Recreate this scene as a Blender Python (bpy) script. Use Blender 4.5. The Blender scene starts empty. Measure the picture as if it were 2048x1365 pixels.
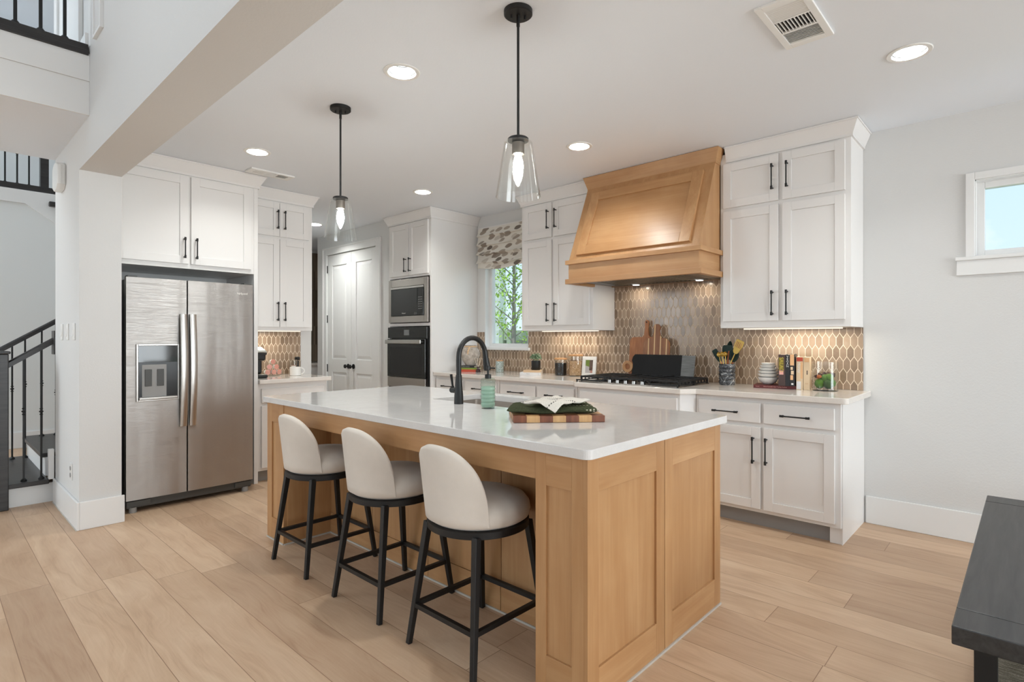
import bpy, bmesh, math, random
from mathutils import Vector, Matrix
random.seed(7)
sc = bpy.context.scene
C = sc.collection

# ------------------------------------------------------------------ camera
FPX = 1109.0
yaw = math.atan2(1036, 1109)
cam = bpy.data.cameras.new('camera'); cam.sensor_width = 36.0
cam.lens = 36.0*FPX/2048
cam.shift_y = -4.5/2048
cam.clip_start = 0.05; cam.clip_end = 300
co = bpy.data.objects.new('camera', cam); C.objects.link(co)
co.location = (0, 0, 1.295); co.rotation_euler = (math.pi/2, 0, yaw)
sc.camera = co
# ------------------------------------------------------------------ view
sc.view_settings.view_transform = 'Standard'; sc.view_settings.look = 'None'
sc.view_settings.exposure = -0.1; sc.view_settings.gamma = 1.0
sc.view_settings.use_curve_mapping = False
sc.view_settings.use_white_balance = True
sc.view_settings.white_balance_temperature = 5900
sc.view_settings.white_balance_tint = 4
# ------------------------------------------------------------------ sky
W = bpy.data.worlds.new('sky'); sc.world = W; W.use_nodes = True
nt = W.node_tree; nt.nodes.clear()
def wn(t, **k):
    n = nt.nodes.new(t)
    for a, b in k.items(): setattr(n, a, b)
    return n
out = wn('ShaderNodeOutputWorld'); bg = wn('ShaderNodeBackground'); tc = wn('ShaderNodeTexCoord')
sep = wn('ShaderNodeSeparateXYZ'); nt.links.new(tc.outputs['Generated'], sep.inputs[0])
ramp = wn('ShaderNodeValToRGB'); nt.links.new(sep.outputs['Z'], ramp.inputs[0])
ramp.color_ramp.elements[0].position = 0.0; ramp.color_ramp.elements[0].color = (.86, .93, 1.0, 1)
ramp.color_ramp.elements[1].position = .55; ramp.color_ramp.elements[1].color = (.56, .76, .97, 1)
mp = wn('ShaderNodeMapping'); mp.inputs['Scale'].default_value = (3.2, 3.2, 6.5); mp.inputs['Location'].default_value = (1.45, .2, .42)
nt.links.new(tc.outputs['Generated'], mp.inputs[0])
nz = wn('ShaderNodeTexNoise'); nz.inputs['Scale'].default_value = 1.6; nz.inputs['Detail'].default_value = 7; nz.inputs['Roughness'].default_value = .55
nt.links.new(mp.outputs[0], nz.inputs['Vector'])
cr = wn('ShaderNodeValToRGB'); nt.links.new(nz.outputs['Fac'], cr.inputs[0])
cr.color_ramp.elements[0].position = .50; cr.color_ramp.elements[1].position = .62
mx = wn('ShaderNodeMixRGB'); nt.links.new(cr.outputs[0], mx.inputs[0]); nt.links.new(ramp.outputs[0], mx.inputs[1]); mx.inputs[2].default_value = (.97, .98, 1, 1)
nt.links.new(mx.outputs[0], bg.inputs[0]); bg.inputs[1].default_value = 1.2
nt.links.new(bg.outputs[0], out.inputs[0])
# ------------------------------------------------------------------ daylight through the living room windows (behind the camera), plus an added stairwell fill
def area(name, loc, rot, sx, sy, power, col=(1, 1, 1), shape='RECTANGLE', spread=math.pi):
    l = bpy.data.lights.new(name, 'AREA'); l.energy = power; l.color = col; l.shape = shape; l.size = sx
    if shape in ('RECTANGLE', 'ELLIPSE'): l.size_y = sy
    l.spread = spread
    o = bpy.data.objects.new(name, l); C.objects.link(o); o.location = loc; o.rotation_euler = rot
    return o
H = math.pi/2
DAY = (1.0, 0.985, 0.965)
area('daylight_or_fill', (-4.0, -5.35, 1.9), (H, 0, 0), 1.9, 2.4, 14, DAY)
area('daylight_or_fill', (-1.2, -5.35, 1.9), (H, 0, 0), 1.9, 2.4, 14, DAY)
area('daylight_or_fill', (1.6, -5.35, 1.9), (H, 0, 0), 1.9, 2.4, 14, DAY)
area('daylight_or_fill', (-2.6, -5.35, 4.4), (H, 0, 0), 4.5, 1.3, 7, DAY)
area('daylight_or_fill', (6.4, -1.8, 1.7), (H, 0, H), 2.4, 2.2, 90, DAY)
area('daylight_or_fill', (6.4, 2.6, 1.35), (H, 0, H), 3.4, 2.2, 270, DAY)
area('daylight_or_fill', (-7.5, -5.35, 2.6), (H, 0, 0), 1.5, 2.6, 85, DAY)
area('daylight_or_fill', (-8.0, -5.35, 4.6), (H, 0, 0), 2.5, 1.2, 120, DAY)  # added fill lamp to brighten the stairwell; no window opening behind it

s_ = bpy.data.lights.new('sun', 'SUN'); s_.energy = 3.2; s_.angle = .03; s_.color = (1, .96, .9)
so = bpy.data.objects.new('sun', s_); C.objects.link(so); so.location = (0, -20, 30); so.rotation_euler = (math.radians(30), 0, math.radians(14))
# ------------------------------------------------------------------ node helpers
class V:
    """a socket of a node tree with arithmetic"""
    def __init__(s, t, o): s.t, s.o = t, o
    def _m(s, op, *a):
        n = s.t.nodes.new('ShaderNodeMath'); n.operation = op
        for i, x in enumerate((s,)+a):
            if isinstance(x, V): s.t.links.new(x.o, n.inputs[i])
            else: n.inputs[i].default_value = float(x)
        return V(s.t, n.outputs[0])
    def __add__(s, b): return s._m('ADD', b)
    def __sub__(s, b): return s._m('SUBTRACT', b)
    def __mul__(s, b): return s._m('MULTIPLY', b)
    def __truediv__(s, b): return s._m('DIVIDE', b)
    def floor(s): return s._m('FLOOR')
    def abs(s): return s._m('ABSOLUTE')
    def mod(s, b): return s._m('FLOORED_MODULO', b)
    def min(s, b): return s._m('MINIMUM', b)
    def max(s, b): return s._m('MAXIMUM', b)
    def gt(s, b): return s._m('GREATER_THAN', b)
    def lt(s, b): return s._m('LESS_THAN', b)
    def smooth(s, a, b):
        n = s.t.nodes.new('ShaderNodeMapRange'); n.interpolation_type = 'SMOOTHSTEP'
        s.t.links.new(s.o, n.inputs[0]); n.inputs[1].default_value = a; n.inputs[2].default_value = b
        return V(s.t, n.outputs[0])

class Mat:
    def __init__(s, name, base=(.8, .8, .8), rough=.5, metal=0., spec=.5, **kw):
        s.m = bpy.data.materials.new(name); s.m.use_nodes = True; s.t = s.m.node_tree
        s.b = s.t.nodes['Principled BSDF']
        s.set('Base Color', (*base, 1)); s.set('Roughness', rough); s.set('Metallic', metal); s.set('Specular IOR Level', spec)
        for k, v in kw.items(): s.set(k.replace('_', ' '), v)
    def set(s, k, v):
        if isinstance(v, V): s.t.links.new(v.o, s.b.inputs[k])
        else: s.b.inputs[k].default_value = v
        return s
    def n(s, t): return s.t.nodes.new(t)
    def obj(s):
        n = s.n('ShaderNodeTexCoord'); return n.outputs['Object']
    def xyz(s):
        n = s.n('ShaderNodeSeparateXYZ'); s.t.links.new(s.obj(), n.inputs[0])
        return [V(s.t, o) for o in n.outputs]
    def rnd(s):
        return V(s.t, s.n('ShaderNodeObjectInfo').outputs['Random'])
    def comb(s, x, y, z):
        n = s.n('ShaderNodeCombineXYZ')
        for i, a in enumerate((x, y, z)):
            if isinstance(a, V): s.t.links.new(a.o, n.inputs[i])
            else: n.inputs[i].default_value = a
        return n.outputs[0]
    def noise(s, vec, scale=1., detail=3., rough=.5, dist=0., col=False):
        n = s.n('ShaderNodeTexNoise'); s.t.links.new(vec, n.inputs['Vector'])
        n.inputs['Scale'].default_value = scale; n.inputs['Detail'].default_value = detail
        n.inputs['Roughness'].default_value = rough; n.inputs['Distortion'].default_value = dist
        return V(s.t, n.outputs['Color' if col else 'Fac'])
    def white(s, vec):
        n = s.n('ShaderNodeTexWhiteNoise'); n.noise_dimensions = '3D'; s.t.links.new(vec, n.inputs['Vector'])
        return V(s.t, n.outputs['Value'])
    def ramp(s, f, *stops):
        n = s.n('ShaderNodeValToRGB'); s.t.links.new(f.o, n.inputs[0]); e = n.color_ramp.elements
        while len(e) < len(stops): e.new(.5)
        for i, (p, c) in enumerate(stops): e[i].position = p; e[i].color = (*c, 1)
        return V(s.t, n.outputs[0])
    def mix(s, f, a, b, mode='MIX'):
        n = s.n('ShaderNodeMixRGB'); n.blend_type = mode
        for i, x in enumerate((f, a, b)):
            if isinstance(x, V): s.t.links.new(x.o, n.inputs[i])
            elif isinstance(x, tuple): n.inputs[i].default_value = (*x, 1)
            else: n.inputs[i].default_value = x
        return V(s.t, n.outputs[0])
    def bump(s, h, strength=.2, dist=.01):
        n = s.n('ShaderNodeBump'); s.t.links.new(h.o, n.inputs['Height'])
        n.inputs['Strength'].default_value = strength; n.inputs['Distance'].default_value = dist
        s.t.links.new(n.outputs[0], s.b.inputs['Normal']); return s

def L(r, g, b):
    f = lambda c: (c/255/12.92) if c/255 <= .04045 else ((c/255+.055)/1.055)**2.4
    return (f(r), f(g), f(b))

def thin_glass(name, tint=(1, 1, 1), rough=.0, ior=1.45, f0=1.0):
    m = bpy.data.materials.new(name); m.use_nodes = True; t = m.node_tree; t.nodes.clear()
    o = t.nodes.new('ShaderNodeOutputMaterial'); mixn = t.nodes.new('ShaderNodeMixShader')
    tr = t.nodes.new('ShaderNodeBsdfTransparent'); gl = t.nodes.new('ShaderNodeBsdfGlossy'); lw = t.nodes.new('ShaderNodeLayerWeight')
    tr.inputs[0].default_value = (*tint, 1); gl.inputs['Roughness'].default_value = rough; lw.inputs[0].default_value = .5
    f0 = ((ior-1)/(ior+1))**2; sch = V(t, lw.outputs['Facing'])._m('POWER', 5.)*(1-f0)+f0
    t.links.new(sch.o, mixn.inputs[0]); t.links.new(tr.outputs[0], mixn.inputs[1]); t.links.new(gl.outputs[0], mixn.inputs[2])
    t.links.new(mixn.outputs[0], o.inputs[0]); return m

def emit(name, col, strength):
    m = bpy.data.materials.new(name); m.use_nodes = True; t = m.node_tree; t.nodes.clear()
    o = t.nodes.new('ShaderNodeOutputMaterial'); e = t.nodes.new('ShaderNodeEmission')
    e.inputs[0].default_value = (*col, 1); e.inputs[1].default_value = strength; t.links.new(e.outputs[0], o.inputs[0]); return m

# ------------------------------------------------------------------ materials
M = {}
def simple(k, c, rough=.5, metal=0., **kw): M[k] = Mat(k, L(*c), rough, metal, **kw).m

def wall_paint(k, c, bump=.25):
    a = Mat(k, L(*c), .75, spec=.25); a.bump(a.noise(a.obj(), 95, 3, .6), bump, .004); M[k] = a.m
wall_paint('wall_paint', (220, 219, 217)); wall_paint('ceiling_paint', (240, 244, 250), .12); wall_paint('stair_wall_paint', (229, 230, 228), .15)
simple('cabinet_white', (233, 230, 227), .32); simple('trim_white', (235, 234, 232), .35); simple('black_metal', (13, 12, 12), .5, 0.)
simple('black_satin', (14, 14, 14), .42); simple('slate_black', (22, 21, 21), .75); simple('black_plastic', (18, 18, 19), .28); simple('dark_grey', (70, 70, 68), .45)
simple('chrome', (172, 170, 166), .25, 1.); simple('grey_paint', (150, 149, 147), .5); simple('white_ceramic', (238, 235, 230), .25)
simple('white_plastic', (240, 239, 236), .3); simple('caulk', (196, 190, 180), .6); simple('fridge_side', (62, 62, 60), .45)
simple('dark_void', (30, 29, 28), .8); simple('bronze_socket', (120, 112, 104), .35, .9)

def maple(k, axis, a=(204, 163, 117), b=(170, 123, 77), rough=.36):
    t = Mat(k, (.5, .3, .1), rough, spec=.45)
    x, y, z = t.xyz(); r = t.rnd()*37.
    if axis == 'z': v = t.comb(x*9.+r, y*9.+r, z*.9+r); v2 = t.comb(x*60.+r, y*60.+r, z*1.6)
    else: v = t.comb(x*.9+r, y*.9+r, z*9.+r); v2 = t.comb(x*1.6, y*1.6+r, z*60.+r)
    n1 = t.noise(v, 1.6, 4, .55, .6); n2 = t.noise(v2, 1.4, 3, .6, .2)
    blotch = t.noise(t.comb(x+r, y+r, z+r), 5., 3, .5)
    c = t.ramp(n1*.55+n2*.2+blotch*.25, (.28, L(*b)), (.5, L((a[0]+b[0])/2, (a[1]+b[1])/2, (a[2]+b[2])/2)), (.72, L(*a)))
    c = t.mix(t.rnd()*.22, c, L(*[q*.86 for q in b]))
    t.set('Base Color', c); t.set('Roughness', rough); M[k] = t.m
maple('maple_vertical', 'z'); maple('maple_horizontal', 'h')

def floor_planks():
    t = Mat('oak_planks', (.6, .4, .25), .42, spec=.4)
    x, y, z = t.xyz(); PW, PL = .197, 1.85
    yy = (y - .08)/PW; row = yy.floor(); off = t.white(t.comb(row, 3.1, 0))*PL
    xx = (x+off)/PL; idx = xx.floor(); r = t.white(t.comb(row, idx, 7.7)); r2 = t.white(t.comb(idx, row, 1.3))
    fy = yy - row; fx = xx - idx
    gap = (fy.min(fy*-1.+1.)*PW).min(fx.min(fx*-1.+1.)*PL)
    warp = t.noise(t.comb(x*1.3+r*31., y*4.+r2*13., 0), 1.1, 2, .5)
    g1 = t.noise(t.comb(x*1.3+r*50.+warp*.7, y*16.+warp*5., r*20.), 1.3, 5, .6, .8)
    g2 = t.noise(t.comb(x*4.+r*50., y*110., r*20.), 1.2, 3, .6)
    kn = t.noise(t.comb(x*2.4+r*9., y*5.+r2*9., r*7.), 1.5, 2, .5)
    c = t.ramp(g1*.5+g2*.22+kn*.28, (.3, L(188, 157, 130)), (.46, L(209, 181, 154)), (.62, L(221, 196, 170)))
    tone = t.ramp(r, (0., L(222, 213, 204)), (.3, L(238, 231, 222)), (.65, L(246, 241, 233)), (1., L(255, 252, 245)))
    c = t.mix(1., c, tone, 'MULTIPLY')
    c = t.mix(gap.smooth(.0003, .0022), L(140, 108, 82), c)
    t.set('Base Color', c); t.set('Roughness', g2*.12+.36)
    t.bump(gap.smooth(.0, .003)*.6+g2*.15, .25, .002); M['oak_planks'] = t.m
floor_planks()

def picket_tile(k='picket_tile', Wd=.0455, hv=.049, amp=.0355, seed=0.):
    t = Mat(k, (.4, .3, .2), .16, spec=.5)
    x, y, z = t.xyz(); p = x + y; q = z - .9385
    P = hv+amp
    def cell(pp, qq):
        ix = (pp/Wd+.5).floor(); iy = (qq/(2*P)+.5).floor()
        dx = (pp - ix*Wd).abs(); dy = (qq - iy*(2*P)).abs()
        e1 = dx*-1.+Wd/2
        cs = (Wd/2)/math.hypot(Wd/2, amp)
        e2 = (dy*-1. - dx*(2*amp/Wd) + (hv/2+amp))*cs
        return e1.min(e2), ix, iy
    dA, ax, ay = cell(p, q); dB, bx, by = cell(p+Wd/2, q+P)
    d = dA.max(dB); useA = dA.gt(dB)
    ra = t.white(t.comb(ax, ay, 1.+seed)); rb = t.white(t.comb(bx, by, 5.+seed))
    r = ra*useA + rb*(useA*-1.+1.)
    cl = t.noise(t.comb(p*1.+r*20., q, r*9.), 26., 4, .6)
    c = t.ramp(r*.62+cl*.38, (.12, L(128, 108, 88)), (.45, L(152, 130, 109)), (.72, L(165, 143, 120)), (.98, L(176, 158, 138)))
    g = d.smooth(.0015, .0026)
    t.set('Base Color', t.mix(g, L(226, 208, 186), c)); t.set('Roughness', g*-.52+.7)
    wav = t.noise(t.comb(p+r*30., q, r*3.), 38., 2, .5)
    t.bump(d.smooth(.0012, .0045)*1.+wav*.35, .55, .002); M[k] = t.m
picket_tile()
def slim_tile():
    t = Mat('slim_tile', (.3, .25, .2), .3)
    x, y, z = t.xyz(); f = (y/.028).mod(1.); r = t.white(t.comb((y/.028).floor(), (z/.3).floor(), 0))
    c = t.ramp(r, (0, L(96, 84, 70)), (1, L(150, 134, 116)))
    t.set('Base Color', t.mix(f.lt(.14), c, L(190, 178, 160))); M['slim_tile'] = t.m
slim_tile()

def quartz(k, c=(226, 221, 216)):
    t = Mat(k, L(*c), .07, spec=.5); n = t.noise(t.obj(), 9, 6, .65, .8); s = t.noise(t.obj(), 240, 2, .5)
    cc = t.ramp(n*.6+s*.4, (.36, L(*[q-7 for q in c])), (.56, L(*c)), (.7, L(*[min(255, q+4) for q in c])))
    t.set('Base Color', cc); M[k] = t.m
quartz('quartz', (222, 219, 216)); quartz('perimeter_quartz', (229, 222, 214))

def steel(k, c=(176, 171, 165), rough=.27, wob=.0, aniso=.75, tang='Z'):
    t = Mat(k, L(*c), rough, 1.); x, y, z = t.xyz()
    t.set('Anisotropic', aniso)
    t.set('Anisotropic Rotation', .25)
    tn = t.n('ShaderNodeTangent'); tn.direction_type = 'RADIAL'; tn.axis = tang
    t.t.links.new(tn.outputs[0], t.b.inputs['Tangent'])
    h = t.noise(t.comb(x*1., y*1., z*240.), 3., 2, .5)*.12
    if wob: h = h + t.noise(t.comb(x*5., y*5., z*.55), 1., 2, .4)*wob
    t.bump(h, .7 if wob else .25, .01); M[k] = t.m
steel('fridge_steel', (168, 164, 160), .36, 2.2, .7); steel('steel', (172, 166, 160), .28); steel('handle_steel', (188, 185, 180), .28, 0, .3)

def fabric(k, c, scale=900., rough=.85, bump=.25):
    t = Mat(k, L(*c), rough, spec=.15, Sheen_Weight=.25); n = t.noise(t.obj(), scale, 2, .6); b = t.noise(t.obj(), 11, 3, .5)
    t.set('Base Color', t.ramp(b*.5+n*.5, (.3, L(*[q-12 for q in c])), (.7, L(*c)))); t.bump(n, bump, .001); M[k] = t.m
fabric('cream_fabric', (224, 214, 202)); fabric('green_cloth', (66, 70, 50)); fabric('roof_felt', (90, 84, 78))

def rug_mat():
    t = Mat('rug_weave', (.2, .2, .18), .95, spec=.1); x, y, z = t.xyz()
    n = t.noise(t.comb(x*14., y*130., 0), 1., 4, .7); n2 = t.noise(t.comb(x*200., y*200., 0), 1., 2, .5)
    t.set('Base Color', t.ramp(n*.7+n2*.3, (.34, L(74, 70, 60)), (.5, L(120, 114, 100)), (.66, L(178, 172, 158)))); t.bump(n, .6, .004); M['rug_weave'] = t.m
rug_mat()
def dark_wood(k, c):
    t = Mat(k, L(*c), .38); x, y, z = t.xyz(); n = t.noise(t.comb(x*30., y*2.2, z*30.), 1.5, 4, .6, .4)
    t.set('Base Color', t.ramp(n, (.3, L(*[q*.72 for q in c])), (.7, L(*[q*1.2 for q in c])))); t.bump(n, .12, .002); M[k] = t.m
dark_wood('black_wood', (52, 51, 50)); dark_wood('stair_wood', (44, 41, 40))

def towel_mat():
    t = Mat('white_towel', (.8, .78, .72), .95, spec=.1, Sheen_Weight=.2); x, y, z = t.xyz()
    n = t.noise(t.comb(x*420., y*420., z*420.), 1., 2, .5); w = t.noise(t.comb(x*9., y*9., 0), 1., 2, .5)*.012
    sy = y + w
    def band(c, h): return (sy-c).abs().lt(h)
    sy = y - x*.42 + w
    dash = (x*95.).mod(1.).lt(.55); dots = t.noise(t.comb(x*150., y*220., 0), 1., 1, .5).gt(.5)
    f = band(.062, .009)*dots + band(-.048, .0022)*dash + band(.085, .002)*dash
    t.set('Base Color', t.mix(f.min(1.), t.ramp(n, (.35, L(206, 198, 184)), (.65, L(232, 226, 216))), L(70, 66, 60))); t.bump(n, .5, .002); M['white_towel'] = t.m
    t = Mat('green_towel', (.06, .065, .035), .95, spec=.1); x, y, z = t.xyz(); n = t.noise(t.comb(x*420., y*420., z*420.), 1., 2, .5)
    st = ((y-x*.1)/.034).mod(1.).lt(.12)*(x*60.).mod(1.).lt(.5)*x.gt(.22)
    t.set('Base Color', t.mix(st, t.ramp(n, (.35, L(50, 54, 38)), (.65, L(82, 86, 62))), L(190, 184, 164))); t.bump(n, .5, .002); M['green_towel'] = t.m
towel_mat()
def blind_mat():
    t = Mat('leaf_print', (.8, .78, .72), .9, spec=.1); x, y, z = t.xyz()
    w = t.noise(t.comb(x, z, y), 7., 3, .6, 0, True)
    v = t.n('ShaderNodeTexVoronoi'); v.inputs['Scale'].default_value = 1.
    vec = t.n('ShaderNodeVectorMath'); vec.operation = 'MULTIPLY_ADD'
    t.t.links.new(w.o, vec.inputs[0]); vec.inputs[1].default_value = (.55, .55, .55); t.t.links.new(t.comb(x*8.+z*2., z*17.-x*4., 0), vec.inputs[2])
    t.t.links.new(vec.outputs[0], v.inputs['Vector'])
    d = V(t.t, v.outputs['Distance']); rc = t.n('ShaderNodeSeparateColor'); t.t.links.new(v.outputs['Color'], rc.inputs[0]); r = V(t.t, rc.outputs[0])
    leaf = t.ramp(r, (0., L(140, 126, 114)), (.3, L(184, 172, 158)), (.6, L(112, 102, 94)), (.85, L(204, 196, 184)))
    t.set('Base Color', t.mix(d.smooth(.40, .50), leaf, L(229, 224, 214))); M['leaf_print'] = t.m
blind_mat()
def marble_dark():
    t = Mat('dark_marble', (.1, .1, .1), .2); n = t.noise(t.obj(), 16, 6, .7, 2.)
    t.set('Base Color', t.ramp(n, (.40, L(40, 42, 46)), (.54, L(90, 92, 96)), (.66, L(216, 216, 214)))); M['dark_marble'] = t.m
    t = Mat('crackle_glass', (.4, .5, .45), .2); v = t.n('ShaderNodeTexVoronoi'); v.feature = 'DISTANCE_TO_EDGE'; v.inputs['Scale'].default_value = 70
    t.t.links.new(t.obj(), v.inputs['Vector']); t.set('Base Color', t.mix(V(t.t, v.outputs[0]).smooth(.02, .12), L(205, 212, 206), L(140, 152, 146))); M['crackle_glass'] = t.m
    t = Mat('stone_vase', (.5, .45, .4), .8); n = t.noise(t.obj(), 22, 5, .65)
    t.set('Base Color', t.ramp(n, (.35, L(150, 138, 126)), (.65, L(196, 186, 174)))); t.bump(n, .3, .006); M['stone_vase'] = t.m
    t = Mat('oats', (.6, .4, .2), .9); v = t.n('ShaderNodeTexVoronoi'); v.inputs['Scale'].default_value = 190; t.t.links.new(t.obj(), v.inputs['Vector'])
    s = t.n('ShaderNodeSeparateColor'); t.t.links.new(v.outputs['Color'], s.inputs[0])
    t.set('Base Color', t.ramp(V(t.t, s.outputs[0]), (0, L(150, 112, 74)), (.5, L(198, 160, 118)), (1, L(226, 196, 158)))); M['oats'] = t.m
    t = Mat('slate_grey', (.3, .3, .3), .7); x, y, z = t.xyz(); n = t.noise(t.comb(x*9., y*9., z*120.), 1.2, 4, .6)
    t.set('Base Color', t.ramp(n, (.3, L(104, 104, 102)), (.7, L(142, 142, 140)))); M['slate_grey'] = t.m
marble_dark()
def board_wood(k, a, b, stripes=None):
    t = Mat(k, L(*a), .45); x, y, z = t.xyz(); n = t.noise(t.comb(x*26., y*26., z*2.4), 1.6, 4, .6, .6)
    c = t.ramp(n, (.3, L(*b)), (.7, L(*a)))
    if stripes:
        s = t.white(t.comb((x/.042).floor(), 0, 2.)); c = t.mix(s*.6, c, L(*b)); c = t.mix((x/.058+.37).mod(1.).lt(.17), c, L(*stripes))
    t.set('Base Color', c); M[k] = t.m
board_wood('acacia', (186, 126, 78), (150, 92, 52)); board_wood('striped_acacia', (178, 124, 80), (128, 80, 48), (226, 192, 140))
board_wood('walnut_block', (136, 82, 54), (104, 58, 38)); board_wood('maple_block', (214, 172, 118), (186, 140, 90)); board_wood('bamboo', (206, 158, 108), (184, 134, 86))
simple('moss', (86, 120, 48), .95); simple('moss_dark', (52, 78, 34), .95); simple('bark_chip', (70, 44, 40), .9); simple('leaf_green', (84, 112, 78), .7)
simple('leaf_pale', (150, 172, 140), .7); simple('coffee_beans', (26, 22, 21), .3); simple('tree_leaf', (176, 208, 84), .6); simple('bark', (156, 148, 140), .9)
simple('fence_green', (172, 182, 158), .8); simple('siding_white', (222, 226, 218), .8); simple('sign_red', (206, 60, 62), .6); simple('lawn_green', (120, 142, 82), .95)
simple('book_red', (98, 34, 32), .45); simple('book_brown', (72, 54, 50), .5); simple('book_black', (28, 28, 30), .45); simple('book_cream', (222, 196, 160), .55)
simple('book_peach', (226, 178, 128), .55); simple('book_white', (228, 224, 222), .5); simple('book_tan', (212, 180, 142), .55); simple('book_green', (128, 146, 48), .5)
simple('book_orange', (190, 74, 48), .5); simple('paper', (226, 214, 196), .8); simple('gold_letter', (196, 178, 62), .5); simple('white_letter', (236, 232, 226), .5)
simple('grey_letter', (150, 148, 138), .5); simple('pink_letter', (232, 172, 160), .5); simple('olive_block', (124, 108, 40), .5); simple('soap_green', (172, 192, 176), .3)
simple('silicone_green', (22, 48, 42), .4); simple('gold_metal', (206, 176, 96), .28, .9); simple('copper_handle', (176, 96, 46), .35, .2); simple('pod_foil', (214, 150, 134), .35)
simple('reed', (232, 214, 190), .7); simple('amber_bottle', (58, 34, 32), .12); simple('photo_green', (120, 140, 52), .4); simple('photo_grey', (186, 180, 178), .4)
simple('photo_brown', (104, 84, 70), .4); simple('silver_lid', (196, 198, 192), .3, .7); simple('display_grey', (120, 122, 122), .4); simple('steel_dark', (104, 99, 94), .35, .9); simple('sink_steel', (168, 158, 148), .42, .7)
simple('photo_pink', (188, 140, 122), .4); simple('filter_steel', (120, 118, 114), .3, 1.)
M['glass'] = thin_glass('clear_glass', (.985, .99, .985)); M['pane'] = thin_glass('window_pane', (.97, .985, .98), 0, 1.3)
M['green_glass'] = thin_glass('green_glass', (.86, .93, .89), .02)
M['black_glass'] = Mat('black_glass', L(20, 20, 19), .06, spec=.5).m
M['lamp_disc'] = emit('lamp_disc', (1, .96, .9), 3.); M['bulb_glow'] = emit('bulb_glow', (1, .92, .82), 150.); M['strip_glow'] = emit('strip_glow', (1, .84, .66), 1.3)

# ------------------------------------------------------------------ mesh builder
def link(o, parent=None):
    C.objects.link(o)
    if parent is not None: o.parent = parent
    return o
def root_of(o):
    while o.parent is not None: o = o.parent
    return o
class MB:
    def __init__(s): s.v = []; s.f = []
    def add(s, vs, fs):
        k = len(s.v); s.v += [tuple(p) for p in vs]; s.f += [tuple(i+k for i in f) for f in fs]; return s
    def box(s, x0, x1, y0, y1, z0, z1):
        x0, x1 = sorted((x0, x1)); y0, y1 = sorted((y0, y1)); z0, z1 = sorted((z0, z1))
        return s.add([(x0, y0, z0), (x1, y0, z0), (x1, y1, z0), (x0, y1, z0), (x0, y0, z1), (x1, y0, z1), (x1, y1, z1), (x0, y1, z1)],
                     [(0, 3, 2, 1), (4, 5, 6, 7), (0, 1, 5, 4), (1, 2, 6, 5), (2, 3, 7, 6), (3, 0, 4, 7)])
    def prism(s, poly, z0, z1):
        n = len(poly); a = sum(poly[i][0]*poly[(i+1) % n][1]-poly[(i+1) % n][0]*poly[i][1] for i in range(n))
        if a < 0: poly = poly[::-1]
        return s.add([(x, y, z0) for x, y in poly]+[(x, y, z1) for x, y in poly],
                     [tuple(range(n))[::-1], tuple(range(n, 2*n))]+[(i, (i+1) % n, n+(i+1) % n, n+i) for i in range(n)])
    def loft(s, rings, caps=True, closed=True):
        n = len(rings[0]); k = []
        fs = []
        for j in range(len(rings)-1):
            for i in range(n if closed else n-1):
                a, b = j*n+i, j*n+(i+1) % n
                fs.append((a, b, b+n, a+n))
        if caps: fs += [tuple(range(n))[::-1], tuple(range((len(rings)-1)*n, len(rings)*n))]
        return s.add([p for r in rings for p in r], fs)
    def lathe(s, prof, c=(0, 0, 0), n=32, caps=True):
        return s.loft([[(c[0]+r*math.cos(2*math.pi*i/n), c[1]+r*math.sin(2*math.pi*i/n), c[2]+z) for i in range(n)] for r, z in prof], caps)
    def tube(s, pts, r, n=10, caps=True, sq=False):
        pts = [Vector(p) for p in pts]; rs = r if isinstance(r, (list, tuple)) else [r]*len(pts)
        rings = []; up = None
        for i, p in enumerate(pts):
            d = (pts[min(i+1, len(pts)-1)]-pts[max(i-1, 0)]).normalized()
            if up is None: up = Vector((0, 0, 1)) if abs(d.z) < .9 else Vector((0, 1, 0))
            a = d.cross(up).normalized(); b = a.cross(d).normalized(); up = b
            ph = math.pi/4 if sq else 0; m = 4 if sq else n; k = math.sqrt(2) if sq else 1
            rings.append([p+(a*math.cos(2*math.pi*q/m+ph)+b*math.sin(2*math.pi*q/m+ph))*rs[i]*k for q in range(m)])
        return s.loft(rings, caps)
    def cyl(s, p, q, r, n=16): return s.tube([p, q], r, n)
    def bar(s, p, q, r): return s.tube([p, q], r, 4, True, True)
    def ball(s, c, r, n=16, sz=1.):
        k = n//2; return s.lathe([(max(1e-4, r*math.sin(math.pi*j/k)), -r*sz*math.cos(math.pi*j/k)) for j in range(k+1)], c, n)
    def xf(s, mat):
        s.v = [tuple(mat @ Vector(p)) for p in s.v]; return s
    def build(s, name, mat, parent=None, world=True, smooth=False, bevel=0., subsurf=0, ang=35, seg=2):
        vs = s.v
        if parent is not None and world:
            l = root_of(parent).location; vs = [(x-l[0], y-l[1], z-l[2]) for x, y, z in vs]
        me = bpy.data.meshes.new(name); me.from_pydata(vs, [], s.f); me.update()
        bm = bmesh.new(); bm.from_mesh(me); bmesh.ops.recalc_face_normals(bm, faces=bm.faces); bm.to_mesh(me); bm.free()
        me.materials.append(M[mat] if isinstance(mat, str) else mat)
        o = bpy.data.objects.new(name, me); link(o, parent)
        if smooth:
            for p in me.polygons: p.use_smooth = True
            me.set_sharp_from_angle(angle=math.radians(ang))
        if bevel:
            b = o.modifiers.new('bevel', 'BEVEL'); b.width = bevel; b.segments = seg; b.limit_method = 'ANGLE'; b.angle_limit = math.radians(40)
        if subsurf:
            m = o.modifiers.new('subsurf', 'SUBSURF'); m.levels = subsurf; m.render_levels = subsurf
        return o
def box(name, mat, parent, *a, **k): return MB().box(*a).build(name, mat, parent, **k)
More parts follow.
